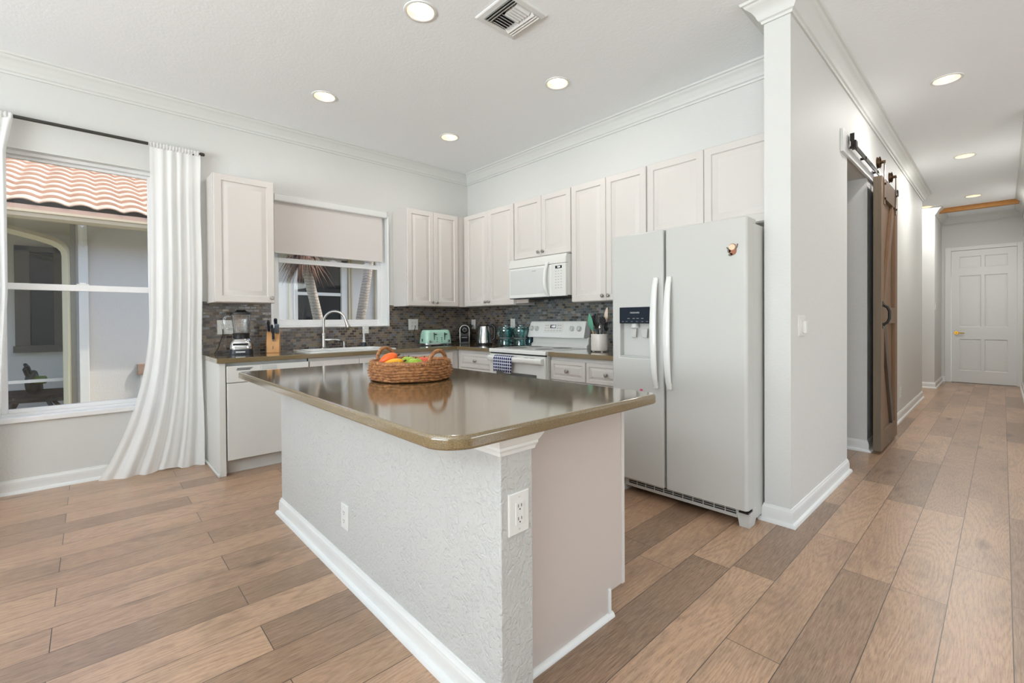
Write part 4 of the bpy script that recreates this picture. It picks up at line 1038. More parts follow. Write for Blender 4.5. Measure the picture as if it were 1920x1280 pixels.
def fhandle(x, par):
    pts = []
    for k in range(17):
        s = k/16; z = 0.752 + 0.705*s
        b = math.sin(PI*s)**0.6 if 0 < s < 1 else 0
        pts.append((x, -0.846 - 0.042*b, z))
    q = MB(); loops = []
    for k, (px, py, pz) in enumerate(pts):
        s = k/16; w_ = 0.018 + 0.006*math.sin(PI*s); d_ = 0.012
        loops.append([(px+w_*math.cos(a), py+d_*math.sin(a), pz) for a in [2*PI*i/14 for i in range(14)]])
    q.loft(loops)
    q.box(x-0.014, x+0.014, -0.855, -0.838, 0.748, 0.785).box(x-0.014, x+0.014, -0.855, -0.838, 1.425, 1.462)
    return mk('handle', q, 'applgloss', par, angle=60)
fhandle(0.340, ld); fhandle(0.432, rd)
for x_, p_ in ((0.05, ld), (FW-0.05, rd)):
    mk('hinge_cover', MB().box(x_-0.035, x_+0.035, -0.80, -0.66, 1.744, 1.775), 'fridge', t, 0.006)
gr = mk('base_grille', MB().box(0.03, FW-0.075, -0.790, -0.765, 0.040, 0.100), 'fridge', t, 0.003)
q = MB()
for k in range(11):
    a = 0.10 + 0.0655*k
    for r_ in range(3): q.box(a, a+0.059, -0.7915, -0.789, 0.062+0.0125*r_, 0.070+0.0125*r_)
mk('grille_slots', q, 'darkslot', gr)
mk('foot', MB().loft([[(FW-0.09, -0.79, 0.10), (FW-0.002, -0.79, 0.10), (FW-0.002, -0.70, 0.10), (FW-0.09, -0.70, 0.10)], [(FW-0.066, -0.80, 0.035), (FW-0.002, -0.80, 0.035), (FW-0.002, -0.70, 0.035), (FW-0.066, -0.70, 0.035)], [(FW-0.06, -0.80, 0.0), (FW-0.004, -0.80, 0.0), (FW-0.004, -0.72, 0.0), (FW-0.06, -0.72, 0.0)]]), 'fridge', t, 0.003)
mk('foot', MB().box(0.004, 0.07, -0.79, -0.70, 0.0, 0.10), 'fridge', t, 0.004)
mk('caster', MB().lathe([(0.02, -0.012), (0.02, 0.012)], 14, (FW-0.06, -0.10, 0.02), 'x').lathe([(0.02, -0.012), (0.02, 0.012)], 14, (0.06, -0.10, 0.02), 'x'), 'black', t)
mk('hinge_pin', MB().box(FW-0.05, FW+0.001, -0.832, -0.765, 0.092, 0.101), 'iron', t)

# magnets
YD = -0.06-0.840
t = thing('fridge_magnet', 'small brown climbing-animal magnet on the refrigerator door', 'magnet', (3.652, YD, 1.589))
def disc(cx, cz, rx, rz, y0, y1, n=18):
    return [[(cx+rx*math.cos(2*PI*k/n), y, cz+rz*math.sin(2*PI*k/n)) for k in range(n)] for y in (y0, y1)]
mk('body', MB().loft(disc(0.004, -0.008, 0.020, 0.026, 0.0, -0.004)), 'sloth', t)
mk('head', MB().loft(disc(0.0, 0.012, 0.018, 0.017, 0.0, -0.005)), 'slothface', t)
mk('hood', MB().loft(disc(0.002, 0.018, 0.019, 0.014, 0.0, -0.003)), 'sloth', t)
mk('arm', MB().tube([(0.018, -0.002, 0.0), (0.027, -0.002, 0.014), (0.030, -0.002, 0.028)], [0.005, 0.004, 0.0035], 8), 'slothgrey', t)
mk('arm', MB().tube([(-0.016, -0.002, 0.0), (-0.024, -0.002, 0.008), (-0.030, -0.002, 0.014)], [0.005, 0.004, 0.003], 8), 'slothgrey', t)
mk('leg', MB().loft(disc(-0.008, -0.030, 0.012, 0.008, 0.0, -0.004)), 'slothgrey', t)
mk('leg', MB().loft(disc(-0.016, -0.008, 0.009, 0.012, 0.0, -0.004)), 'slothgrey', t)
solo('fridge_magnet', MB().loft(disc(0, 0, 0.010, 0.007, 0.0, -0.005)), 'pink', 'tiny pink magnet low on the freezer door, just above the island corner', 'magnet', (3.066, YD, 0.724))

# ------------------------------------------------------------------ island
IX0, IX1, IY0, IY1 = 1.655, 3.718, -2.725, -2.594
t = thing('kitchen_island', 'white kitchen island with a textured half wall and laminate cabinet back', 'island', (0, 0, 0))
mk('half_wall', MB().box(IX0, IX1, IY0, IY1, 0, 0.858), 'knock', t, 0.004)
mk('cabinet', MB().box(1.70, 3.612, IY1, -2.06, 0.0, 0.858).box(1.70, 3.612, -2.06, -1.985, 0.10, 0.858), 'cab', t)
q = MB()
q.prism([(IY1, 0.0), (-2.075, 0.0), (-2.075, 0.10), (-1.972, 0.10), (-1.972, 0.858), (IY1, 0.858)], 3.612, 3.630, 'x')
mk('side_panel', q, 'cabpanel', t, 0.0015)['label'] = 'beige laminate side panel'
mk('face_frame', MB().box(3.60, 3.634, -1.985, -1.966, 0.10, 0.858), 'cab', t, 0.001)
mk('toe_end', MB().box(3.615, 3.638, -2.082, -2.066, 0.0, 0.115), 'trim', t, 0.003)
mk('shoe_molding', MB().sweep([(0, 0), (0.016, 0), (0.016, 0.006), (0.011, 0.015), (0.004, 0.019), (0, 0.019)], [(3.630, IY1), (3.630, -2.055)]), 'trim', t)
for k, (a, b) in enumerate(((1.72, 2.35), (2.36, 2.98), (2.99, 3.60))):
    mk('door', MB().ring_panel(-b, -a, 0.115, 0.850, 1.966, [(i_, d_) for i_, d_ in RAISED]), 'cab', t).matrix_local = Matrix.Rotation(PI, 4, 'Z')
# baseboard on the wall's long face and left end
path = [(IX0, IY1), (IX0, IY0), (IX1, IY0), (IX1, IY0)][:3]
mk('baseboard', MB().sweep(BA, path), 'trim', t, angle=25)
CAP = [(0, 0.800), (0.006, 0.800), (0.008, 0.810), (0.013, 0.818), (0.013, 0.826), (0.019, 0.834), (0.027, 0.850), (0.030, 0.858), (0, 0.858)]
mk('capital_molding', MB().sweep(CAP, [(3.45, IY0), (IX1, IY0), (IX1, IY1), (3.66, IY1)]), 'trim', t, angle=20)
# slab
L = [rrect(1.62+i_, 3.772-i_, -2.952+i_, -1.922-i_, 0.035, z, 6) for z, i_ in ((0.858, 0.004), (0.862, 0.0), (0.889, 0.0), (0.895, 0.002), (0.898, 0.008))]
def slab_loop(z, i_):
    pts = []
    for cx, cy, a0, r in ((3.772, -1.922, 0, 0.045), (1.62, -1.922, PI/2, 0.03), (1.62, -2.952, PI, 0.03), (3.772, -2.952, 1.5*PI, 0.105)):
        sx = -1 if a0 in (0, 1.5*PI) else 1; sy = -1 if a0 in (0, PI/2) else 1
        for k in range(9):
            a = a0 + PI/2*k/8; pts.append((cx+sx*r+(r-i_)*math.cos(a), cy+sy*r+(r-i_)*math.sin(a), z))
    return pts
L = [slab_loop(z, i_) for z, i_ in ((0.8585, 0.006), (0.862, 0.002), (0.866, 0.0), (0.886, 0.0), (0.893, 0.002), (0.897, 0.006), (0.898, 0.011))]
solo('island_countertop', MB().loft(L), 'quartz', 'large taupe stone island countertop with rounded corners', 'countertop', angle=30)

# ------------------------------------------------------------------ basket and fruit
BX, BY, BZ = 2.645, -2.388, 0.898
t = thing('fruit_basket', 'round woven seagrass basket with two loop handles on the island', 'basket', (BX, BY, BZ))
n = 168; NR = 40; loops = []
rb = random.Random(4)
for j in range(NR+1):
    s = j/NR; z = 0.003 + 0.082*s
    r0 = 0.186 + 0.014*math.sin(PI*min(1, s*0.9))
    L = []
    for i in range(n):
        a = 2*PI*i/n
        band = s*6.0 + 0.18*math.sin(5*a+j*0.02)+0.12*math.sin(11*a)
        ridge = abs(math.sin(PI*band))
        twist = math.sin(26*a + math.floor(band)*PI + 2.4*(band % 1.0))
        L.append(((r0+0.009*ridge+0.006*twist*ridge)*math.cos(a), (r0+0.009*ridge+0.006*twist*ridge)*math.sin(a), z))
    loops.append(L)
for rr, zz in ((0.182, 0.085), (0.180, 0.02), (0.170, 0.012), (0.0005, 0.011)):
    loops.append([(rr*math.cos(2*PI*i/n), rr*math.sin(2*PI*i/n), zz) for i in range(n)])
mk('woven_bowl', MB().loft(loops, True, True), 'wicker', t, angle=180)
def wrapped(path, r, closed=False, per=0.012, seg=10, sub=6):
    P = [Vector(p) for p in path]; rr = []; out = []
    tot = 0
    for i in range(len(P)-(0 if closed else 1)):
        a, b = P[i], P[(i+1) % len(P)]
        for k in range(sub):
            q_ = a.lerp(b, k/sub); out.append(q_)
            rr.append(r*(0.86+0.22*abs(math.sin(PI*(tot+(b-a).length*k/sub)/per))))
        tot += (b-a).length
    if not closed: out.append(P[-1]); rr.append(r)
    return MB().tube(out, rr, seg, closed)
mk('rim', wrapped([(0.191*math.cos(2*PI*i/60), 0.191*math.sin(2*PI*i/60), 0.088+0.002*math.sin(i)) for i in range(60)], 0.0115, True), 'wicker', t, angle=180)
vx, vy = Vector((0.51, 0.86)), Vector((-0.86, 0.51))      # across the view, away from it
for ang in (135, 315):
    a = math.radians(ang); rad = vx*math.cos(a)+vy*math.sin(a); tan = Vector((-rad.y, rad.x))
    pts = []
    for k in range(19):
        b = PI*k/18; q2 = rad*0.178 + tan*0.062*math.cos(b) + rad*0.012*math.sin(b)
        zz = 0.07 + (0.082 if ang == 135 else 0.078)*math.sin(b)**0.8
        pts.append((q2.x, q2.y, zz))
    mk('handle', wrapped(pts, 0.0095, per=0.010), 'wicker', t, angle=180)
def bpos(u, v):   # u across the view, v away from it
    q_ = vx*u + vy*v; return (BX+q_.x, BY+q_.y)
def long_fruit(name, label, mat, u, v, z, L_, R_, rot_u, lift, bend, group=None):
    x_, y_ = bpos(u, v)
    t = thing(name, label, 'fruit', (x_, y_, BZ+z)); d = (vx*math.cos(rot_u)+vy*math.sin(rot_u))
    pts = []; rr = []
    for k in range(17):
        s = k/16; q_ = (s-0.5)*L_
        pts.append((d.x*q_, d.y*q_, lift*(s-0.5)+bend*math.sin(PI*s)))
        rr.append(R_*max(0.12, math.sin(PI*min(max(s, 0.02), 0.98))**0.42))
    mk('body', MB().tube(pts, rr, 16), mat, t, angle=180)
    e = Vector(pts[-1]); mk('stem', MB().tube([e, e+Vector((d.x*0.014, d.y*0.014, 0.006))], [0.006, 0.004], 8), 'stem', t)
    return t
long_fruit('papaya', 'bright orange papaya leaning on the left basket handle', 'orange', -0.112, 0.015, 0.094, 0.090, 0.027, 0.15, 0.048, 0.008)
long_fruit('mango', 'yellow-orange mango lying across the basket front', 'banana', -0.092, -0.045, 0.074, 0.115, 0.023, 0.20, 0.036, 0.008)
def apple(label, mat, u, v, z, r):
    x_, y_ = bpos(u, v); t = thing('apple', label, 'fruit', (x_, y_, BZ+z), group='apples in the basket')
    mk('body', MB().lathe([(0.001, 0.72*r), (0.18*r, 0.80*r), (0.45*r, 0.93*r), (0.8*r, 0.72*r), (1.0*r, 0.2*r), (0.95*r, -0.3*r), (0.7*r, -0.78*r), (0.35*r, -0.95*r), (0.001, -0.86*r)], 24), mat, t, angle=180)
    mk('stem', MB().tube([(0, 0, 0.7*r), (0.004, 0.002, 1.12*r)], 0.0022, 6), 'stem', t)
    return t
apple('green apple farther back in the basket, beside the left handle foot', 'greenapple', -0.014, 0.035, 0.073, 0.039)
apple('green apple in the middle of the basket, nearest the front rim', 'greenapple', 0.022, -0.05, 0.069, 0.040)
apple('red apple in the basket beside the right handle', 'redapple', 0.066, 0.01, 0.070, 0.039)

# ------------------------------------------------------------------ counter appliances
CT = 0.914
# blender
t = thing('kitchen_blender', 'glass-jar blender with chrome base beside the knife block', 'blender', (0.20, -2.625, CT), 1.28)
def sq(r, z, k=0.55, n=28, fx=1.0, fy=1.0):
    L = []
    for i in range(n):
        a = 2*PI*i/n; c_, s_ = math.cos(a), math.sin(a)
        L.append((math.copysign(abs(c_)**k, c_)*r*fx, math.copysign(abs(s_)**k, s_)*r*fy, z))
    return L
mk('foot_base', MB().loft([sq(0.088, 0.0), sq(0.090, 0.012), sq(0.085, 0.045)]), 'navyhandle', t, angle=60)
mk('motor_housing', MB().loft([sq(0.085, 0.045), sq(0.088, 0.06), sq(0.083, 0.10), sq(0.068, 0.13, 0.75), sq(0.062, 0.14, 0.9)]), 'chrome', t, angle=60)
q = MB()
for k in range(5): q.lathe([(0.0, 0.0), (0.0085, 0.0), (0.0085, 0.008), (0.006, 0.010), (0.0, 0.010)], 12, (-0.044+0.022*k, -0.082, 0.088), 'y')
q.M = Matrix.Identity(4)
mk('button', q, 'black', t)
mk('button_bar', MB().box(-0.056, 0.056, -0.089, -0.080, 0.079, 0.097), 'black', t, 0.004)
mk('nameplate', MB().box(-0.035, 0.035, -0.0905, -0.086, 0.018, 0.030), 'lightgrey', t)
mk('collar', MB().lathe([(0.062, 0.14), (0.062, 0.165), (0.066, 0.18), (0.058, 0.185)], 28), 'black', t)
mk('jar', MB().loft([sq(0.060, 0.18, 0.85), sq(0.064, 0.24, 0.8), sq(0.076, 0.345, 0.7), sq(0.074, 0.345, 0.7), sq(0.061, 0.24, 0.8), sq(0.056, 0.186, 0.85)], False, True), 'glass', t, angle=60)
mk('jar_handle', MB().tube([(-0.070, 0.0, 0.325), (-0.105, 0.0, 0.33), (-0.125, 0.0, 0.31), (-0.125, 0.0, 0.26), (-0.110, 0.0, 0.225), (-0.066, 0.0, 0.215)], [0.010, 0.010, 0.011, 0.011, 0.010, 0.009], 10), 'glass', t)
mk('lid', MB().loft([sq(0.077, 0.343, 0.7), sq(0.079, 0.35, 0.7), sq(0.076, 0.362, 0.7), sq(0.05, 0.366, 0.8), sq(0.036, 0.378, 0.9), sq(0.034, 0.385, 0.9)]), 'black', t, angle=50)
mk('blade', MB().box(-0.03, 0.03, -0.006, 0.006, 0.198, 0.2).box(-0.006, 0.006, -0.03, 0.03, 0.201, 0.203), 'chrome', t)
_w = (Matrix.Translation((0.20, -2.625, CT)) @ Matrix.Rotation(1.28, 4, 'Z')).inverted()
mk('power_cord', MB().tube([_w @ Vector(p) for p in ((0.14, -2.66, CT+0.03), (0.10, -2.76, CT+0.006), (0.06, -2.80, CT+0.006), (0.035, -2.77, CT+0.05), (0.022, -2.73, CT+0.16), (0.020, -2.729, CT+0.215))], 0.0035, 8), 'black', t)

# knife block
t = thing('knife_block', 'pale wood knife block between the blender and the sink', 'knife block', (0.20, -2.368, CT), 1.20)
mk('block', MB().prism([(-0.055, 0.0), (0.055, 0.0), (0.062, 0.06), (0.030, 0.215), (-0.035, 0.155), (-0.055, 0.09)], -0.052, 0.052, 'x'), 'bamboo', t, 0.003)
q = MB().box(-0.008, 0.006, -0.0562, -0.054, 0.052, 0.055).box(-0.001, 0.002, -0.0562, -0.054, 0.034, 0.052).box(0.002, 0.009, -0.0562, -0.054, 0.042, 0.045).box(-0.008, -0.005, -0.0562, -0.054, 0.034, 0.040)
q.lathe([(0.003, -0.0562), (0.003, -0.054)], 10, (0.003, 0, 0.059), 'y')
mk('emblem', q, 'stem', t)
def knife(label, x, y, z, L_, w, mat, lean=0.55, name='kitchen_knife', cat='knife'):
    base = Matrix.Translation((0.20, -2.368, CT)) @ Matrix.Rotation(1.20, 4, 'Z')
    o = thing(name, label, cat, base @ Vector((x, y, z)), group='knives in the wooden block')
    o.rotation_euler = (lean, 0, 1.20)
    mk('handle', MB().loft([[(sx*w*k_, sy*0.010, zz) for sx, sy in ((-1,-1),(1,-1),(1,1),(-1,1))] for k_, zz in ((0.85, 0.006), (1.0, 0.02), (0.85, L_*0.5), (1.05, L_*0.9), (0.7, L_))]), mat, o, 0.003)
    mk('bolster', MB().box(-w*0.8, w*0.8, -0.008, 0.008, -0.012, 0.007), 'chrome', o, 0.001)
    return o
knife('dark-handled chef knife at the left slot of the wood block', -0.034, -0.005, 0.190, 0.115, 0.012, 'navyhandle')
knife('dark-handled small knife in the middle slot, lowest of the upper row', -0.006, -0.018, 0.178, 0.085, 0.010, 'navyhandle')
knife('dark-handled knife at the back, tallest in the wood block', 0.022, 0.012, 0.205, 0.120, 0.014, 'navyhandle')
knife('blue-grey handled kitchen shears in the right slot of the wood block', 0.034, -0.020, 0.176, 0.095, 0.018, 'greyhandle', name='kitchen_shears', cat='scissors')
knife('dark-handled sharpening steel slanting from the front of the wood block', 0.006, -0.062, 0.118, 0.105, 0.011, 'navyhandle', 0.30)

# toaster
t = thing('toaster', 'mint green four-slot toaster in front of the tiled corner', 'toaster', (0.235, -0.655, CT), 1.50)
def tl(w, d, r, z): return rrect(-w, w, -d, d, r, z, 6)
mk('shell', MB().loft([tl(0.170, 0.088, 0.03, 0.022), tl(0.171, 0.090, 0.04, 0.05), tl(0.164, 0.084, 0.045, 0.13), tl(0.155, 0.074, 0.045, 0.168), tl(0.142, 0.060, 0.04, 0.178)]), 'mint', t, angle=60)
mk('base', MB().loft([tl(0.160, 0.080, 0.03, 0.006), tl(0.174, 0.093, 0.035, 0.010), tl(0.173, 0.092, 0.035, 0.024)]), 'chrome', t, angle=60)
for sx in (-0.12, 0.12):
    mk('foot', MB().box(sx-0.016, sx+0.016, -0.084, -0.06, 0, 0.008).box(sx-0.016, sx+0.016, 0.06, 0.084, 0, 0.008), 'chrome', t, 0.003)
mk('bread_slots', MB().box(-0.13, -0.01, -0.038, -0.014, 0.176, 0.1795).box(-0.13, -0.01, 0.014, 0.038, 0.176, 0.1795).box(0.01, 0.13, -0.038, -0.014, 0.176, 0.1795).box(0.01, 0.13, 0.014, 0.038, 0.176, 0.1795), 'darkslot', t)
for sx in (-0.068, 0.068):
    mk('lever', MB().box(sx-0.003, sx+0.003, -0.0925, -0.082, 0.06, 0.145).box(sx-0.004, sx+0.026, -0.108, -0.088, 0.122, 0.132), 'black', t, 0.001)
for sx in (-0.118, 0.118):
    mk('knob', MB().lathe([(0.0, -0.104), (0.015, -0.103), (0.017, -0.088)], 18, (sx, 0, 0.047), 'y'), 'chrome', t)
q = MB()
for sx in (-0.03, 0.03):
    for k in range(3): q.lathe([(0.005, -0.0925), (0.005, -0.085)], 10, (sx, 0, 0.045+0.02*k), 'y')
mk('button', q, 'black', t)
mk('side_emblem', MB().box(-0.1725, -0.165, -0.012, 0.012, 0.045, 0.075), 'navyhandle', t)
_w = (Matrix.Translation((0.235, -0.655, CT)) @ Matrix.Rotation(1.50, 4, 'Z')).inverted()
mk('power_cord', MB().tube([_w @ Vector(p) for p in ((0.15, -0.80, CT+0.02), (0.10, -0.85, CT+0.03), (0.06, -0.84, CT+0.14), (0.035, -0.80, CT+0.21), (0.024, -0.80, CT+0.226))], 0.0035, 8), 'black', t)

# capsule coffee machine
t = thing('coffee_machine', 'small white and black capsule coffee machine in the tiled corner', 'coffee machine', (0.235, -0.235, CT), 0.90)
arch = [(-0.058, 0.0), (-0.062, 0.10), (-0.062, 0.165)] + [(-0.062*math.cos(PI*k/12), 0.165+0.062*math.sin(PI*k/12)) for k in range(1, 12)] + [(0.062, 0.165), (0.062, 0.10), (0.058, 0.0)]
mk('housing', MB().prism(arch, -0.075, 0.15, 'y'), 'whiteplastic', t, 0.006)
arch2 = [(a*0.82, 0.004+b*0.93) for a, b in arch]
mk('front_face', MB().prism(arch2, -0.080, -0.07, 'y'), 'black', t, 0.002)
mk('brew_head', MB().lathe([(0.050, -0.07), (0.050, -0.098), (0.042, -0.104), (0.040, -0.098), (0.018, -0.098), (0.018, -0.106), (0.0, -0.107)], 28, (0, 0, 0.170), 'y', False, False), 'blackgloss', t)
mk('button_ring', MB().lathe([(0.024, -0.1005), (0.024, -0.1025), (0.014, -0.1025), (0.014, -0.1005)], 24, (0, 0, 0.170), 'y'), 'gasket', t)
mk('capsule_bin', MB().box(-0.048, 0.048, -0.135, -0.08, 0.03, 0.10), 'blackgloss', t, 0.006)
mk('drip_tray', MB().box(-0.050, 0.050, -0.150, -0.08, 0.0, 0.028), 'black', t, 0.004)
text('lettering', 'NESPRESSO', 0.0135, (0, -0.1357, 0.078), FRONT, 'lightgrey', t)
_w = (Matrix.Translation((0.235, -0.235, CT)) @ Matrix.Rotation(0.90, 4, 'Z')).inverted()
mk('power_cord', MB().tube([_w @ Vector(p) for p in ((0.12, -0.13, CT+0.05), (0.10, -0.06, CT+0.10), (0.10, -0.03, CT+0.20), (0.122, -0.022, CT+0.222))], 0.0035, 8), 'black', t)

# kettle
t = thing('electric_kettle', 'polished steel electric kettle with black handle', 'kettle', (0.635, -0.25, CT), 0.75)
mk('base', MB().lathe([(0.0, 0.0), (0.088, 0.0), (0.09, 0.012), (0.082, 0.02), (0.0, 0.02)], 32), 'black', t)
mk('body', MB().lathe([(0.078, 0.020), (0.080, 0.03), (0.074, 0.12), (0.066, 0.205), (0.060, 0.215)], 36), 'chrome', t)
mk('lid', MB().lathe([(0.060, 0.214), (0.056, 0.226), (0.0, 0.230)], 28), 'black', t)
mk('handle', MB().tube([(0.062, 0, 0.212), (0.095, 0, 0.218), (0.118, 0, 0.20), (0.122, 0, 0.14), (0.112, 0, 0.07), (0.080, 0, 0.05)], [0.012, 0.014, 0.014, 0.013, 0.013, 0.011], 12), 'black', t)
mk('spout', MB().loft([[(-0.058, -0.016, 0.17), (-0.058, 0.016, 0.17), (-0.066, 0.0, 0.165)], [(-0.058, -0.022, 0.212), (-0.058, 0.022, 0.212), (-0.086, 0.0, 0.214)]]), 'chrome', t)

# teal glassware
def pitcher(label, x, y, s, handle, name='glass_pitcher'):
    t = thing(name, label, 'pitcher', (x, y, CT), 0, 'teal glass pitchers')
    mk('vessel', MB().lathe([(0.0, 0.002), (0.066*s, 0.002), (0.070*s, 0.012), (0.064*s, 0.06), (0.070*s, 0.085), (0.082*s, 0.13), (0.088*s, 0.175), (0.078*s, 0.195), (0.075*s, 0.195), (0.084*s, 0.174), (0.078*s, 0.13), (0.066*s, 0.085), (0.060*s, 0.06), (0.064*s, 0.016), (0.0, 0.010)], 32, cap0=False, cap1=False), 'tealglass', t)
    mk('lid', MB().lathe([(0.080*s, 0.194), (0.080*s, 0.202), (0.03*s, 0.208), (0.018, 0.212), (0.018, 0.226), (0.010, 0.232), (0.0, 0.233)], 28), 'tealglass', t)
    if handle:
        mk('handle', MB().tube([(-0.080*s, -0.01, 0.18), (-0.112*s, -0.015, 0.18), (-0.124*s, -0.015, 0.15), (-0.112*s, -0.012, 0.11), (-0.078*s, -0.005, 0.105)], 0.008, 10), 'tealglass', t)
    mk('band', MB().lathe([(0.071*s, 0.08), (0.073*s, 0.085), (0.071*s, 0.09)], 28, cap0=False, cap1=False), 'gasket', t)
    return t
pitcher('teal glass pitcher with handle, nearer the kettle', 0.943, -0.20, 0.98, True)
pitcher('teal glass pitcher standing next to the stove backguard', 1.148, -0.17, 0.98, False)
t = thing('glass_jar', 'low blue glass jar between teal pitcher and stove', 'jar', (1.262, -0.06, CT))
t.location = (1.176, -0.052, CT)
mk('vessel', MB().lathe([(0.0, 0.002), (0.034, 0.002), (0.037, 0.01), (0.037, 0.07), (0.030, 0.085), (0.030, 0.095), (0.027, 0.095), (0.034, 0.07), (0.033, 0.012), (0.0, 0.008)], 24, cap0=False, cap1=False), 'blueglass', t)
t = thing('glass_bottle', 'pale blue glass bottle behind the marble utensil crock', 'bottle', (2.478, -0.20, CT))
mk('vessel', MB().lathe([(0.0, 0.002), (0.045, 0.002), (0.048, 0.012), (0.048, 0.12), (0.040, 0.15), (0.020, 0.17), (0.018, 0.19), (0.015, 0.19), (0.036, 0.148), (0.044, 0.118), (0.044, 0.014), (0.0, 0.01)], 24, cap0=False, cap1=False), 'blueglass', t)
mk('stopper', MB().lathe([(0.0165, 0.188), (0.022, 0.196), (0.024, 0.210), (0.014, 0.220), (0.0, 0.221)], 16), 'blueglass', t)

# utensil crock
CX, CY = 2.29, -0.30
t = thing('utensil_crock', 'white marble crock full of cooking utensils by the refrigerator', 'crock', (CX, CY, CT))
mk('crock', MB().lathe([(0.0, 0.008), (0.072, 0.008), (0.077, 0.014), (0.077, 0.150), (0.074, 0.154), (0.066, 0.154), (0.064, 0.15), (0.064, 0.03), (0.0, 0.028)], 36, cap0=False, cap1=False), 'marble', t)
for k in range(3):
    a = 2*PI*k/3-0.6; mk('foot', MB().lathe([(0.010, 0.0), (0.012, 0.009)], 12, (0.055*math.cos(a), 0.055*math.sin(a), 0)), 'whiteplastic', t)
def utensil(name, label, dx, dy, hmat, mat, hl, head, tiltx, tilty):
    t = thing(name, label, 'utensil', (CX+dx, CY+dy, CT+0.037), 0, 'utensils in the marble crock')
    t.rotation_euler = (tiltx, tilty, 0)
    mk('handle', MB().tube([(0, 0, 0.0), (0, 0, hl*0.5), (0, 0, hl)], [0.007, 0.006, 0.0055], 8), hmat, t)
    mk('head', head, mat, t, 0.001, angle=60)
    return t
def spoon_head(z0, L_, w, dpt=0.006):
    loops = []
    for k in range(11):
        s = k/10; ww = w*max(0.12, math.sin(PI*min(0.97, 0.08+s*0.9))**0.7)
        loops.append([(ww*math.cos(a), dpt*math.sin(a)-0.012*math.sin(PI*s), z0+L_*s) for a in [2*PI*i/14 for i in range(14)]])
    return MB().loft(loops)
utensil('silicone_spatula', 'green silicone spatula with wooden handle in the crock', -0.018, -0.030, 'bamboo', 'tealrubber', 0.17, spoon_head(0.15, 0.15, 0.028), 0.05, -0.20)
utensil('slotted_turner', 'black turner fanning farthest left out of the crock', 0.004, 0.02, 'black', 'black', 0.22, spoon_head(0.20, 0.10, 0.020), -0.05, -0.36)
utensil('black_spatula', 'slim black spatula leaning left behind the green one', -0.004, 0.018, 'black', 'black', 0.22, spoon_head(0.20, 0.11, 0.024), -0.12, -0.28)
utensil('black_spoon', 'large black spoon in the middle of the crock', -0.004, -0.020, 'black', 'black', 0.19, spoon_head(0.17, 0.12, 0.034), 0.02, -0.03)
br = MB().lathe([(0.0, -0.007), (0.030, -0.007), (0.032, 0.0), (0.030, 0.006), (0.0, 0.006)], 20, (0, 0, 0.235), 'y')
tt_ = utensil('pasta_server', 'black pasta server with a round toothed head in the crock', 0.028, -0.016, 'black', 'black', 0.21, br, 0.06, 0.10)
for k in range(9):
    a = 2*PI*k/9 + 0.2
    mk('tooth', MB().tube([(0.029*math.cos(a), -0.002, 0.235+0.029*math.sin(a)), (0.040*math.cos(a), -0.010, 0.235+0.040*math.sin(a))], [0.0055, 0.0035], 6), 'black', tt_)
utensil('wooden_spoon', 'pale wooden paddle rising highest from the crock', 0.024, 0.040, 'bamboo', 'bamboo', 0.24, spoon_head(0.22, 0.13, 0.019), -0.03, 0.06)
bpy.data.objects['wooden_spoon'].children[1].data.materials[0] = M_('bleached_wood', (222, 202, 184), 0.6)
utensil('whisk', 'slim steel-handled whisk at the front right of the crock', 0.030, -0.038, 'chrome', 'chrome', 0.16, spoon_head(0.15, 0.05, 0.010), 0.04, 0.05)
utensil('black_turner', 'black turner leaning right over the crock rim', 0.004, 0.004, 'black', 'black', 0.17, spoon_head(0.155, 0.085, 0.030), -0.06, 0.33)

# ------------------------------------------------------------------ outside: side yard and the house next door
GZ = -0.22
struct('ground', MB().box(-30, -0.2, -30, 30, GZ-0.2, GZ).box(-0.2, XR+0.2, -30, YB-0.2, GZ-0.2, GZ).box(XR+0.2, 30, -30, 30, GZ-0.2, GZ), 'soil', smooth=False)
nh = thing('neighbor_house', 'stucco house next door with tiled roof, seen through the windows', 'house', (0, 0, 0))
XW = -4.10; EZ = 2.60
WY0 = -3.76
NWY0, NWY1, NWZ0, NWZ1 = -0.86, 0.14, 0.85, 2.38
q = MB().box(XW-0.2, XW, WY0, NWY0, GZ, EZ+0.02).box(XW-0.2, XW, NWY1, 9.0, GZ, EZ+0.02).box(XW-0.2, XW, NWY0, NWY1, GZ, NWZ0).box(XW-0.2, XW, NWY0, NWY1, NWZ1, EZ+0.02)
q.box(-5.5, XW-0.2, WY0, WY0+0.2, GZ, EZ+0.02)
mk('wall', q, 'stucco', nh, smooth=False)
RY0, RY1, RZ0, RZ1 = -4.42, -3.90, 0.78, 2.38
q = MB().box(-5.7, -5.5, -9.0, RY0, GZ, EZ+0.02).box(-5.7, -5.5, RY1, WY0, GZ, EZ+0.02).box(-5.7, -5.5, RY0, RY1, GZ, RZ0).box(-5.7, -5.5, RY0, RY1, RZ1, EZ+0.02)
mk('porch_wall', q, 'stucco', nh, smooth=False)
mk('soffit', MB().box(-5.7, -3.62, -9.0, 9.0, 2.60, 2.62), 'stuccotan', nh, smooth=False)
mk('fascia', MB().box(-3.62, -3.60, -9.0, 9.0, 2.50, 2.68), 'gutter', nh, smooth=False)
mk('gutter', MB().loft([[(x, y, z) for x, z in ((-3.60, 2.49), (-3.535, 2.49), (-3.50, 2.52), (-3.495, 2.565), (-3.48, 2.575), (-3.48, 2.605), (-3.49, 2.605), (-3.505, 2.57), (-3.54, 2.505), (-3.60, 2.505))] for y in (-9.0, 9.0)]), 'gutter', nh, smooth=False)
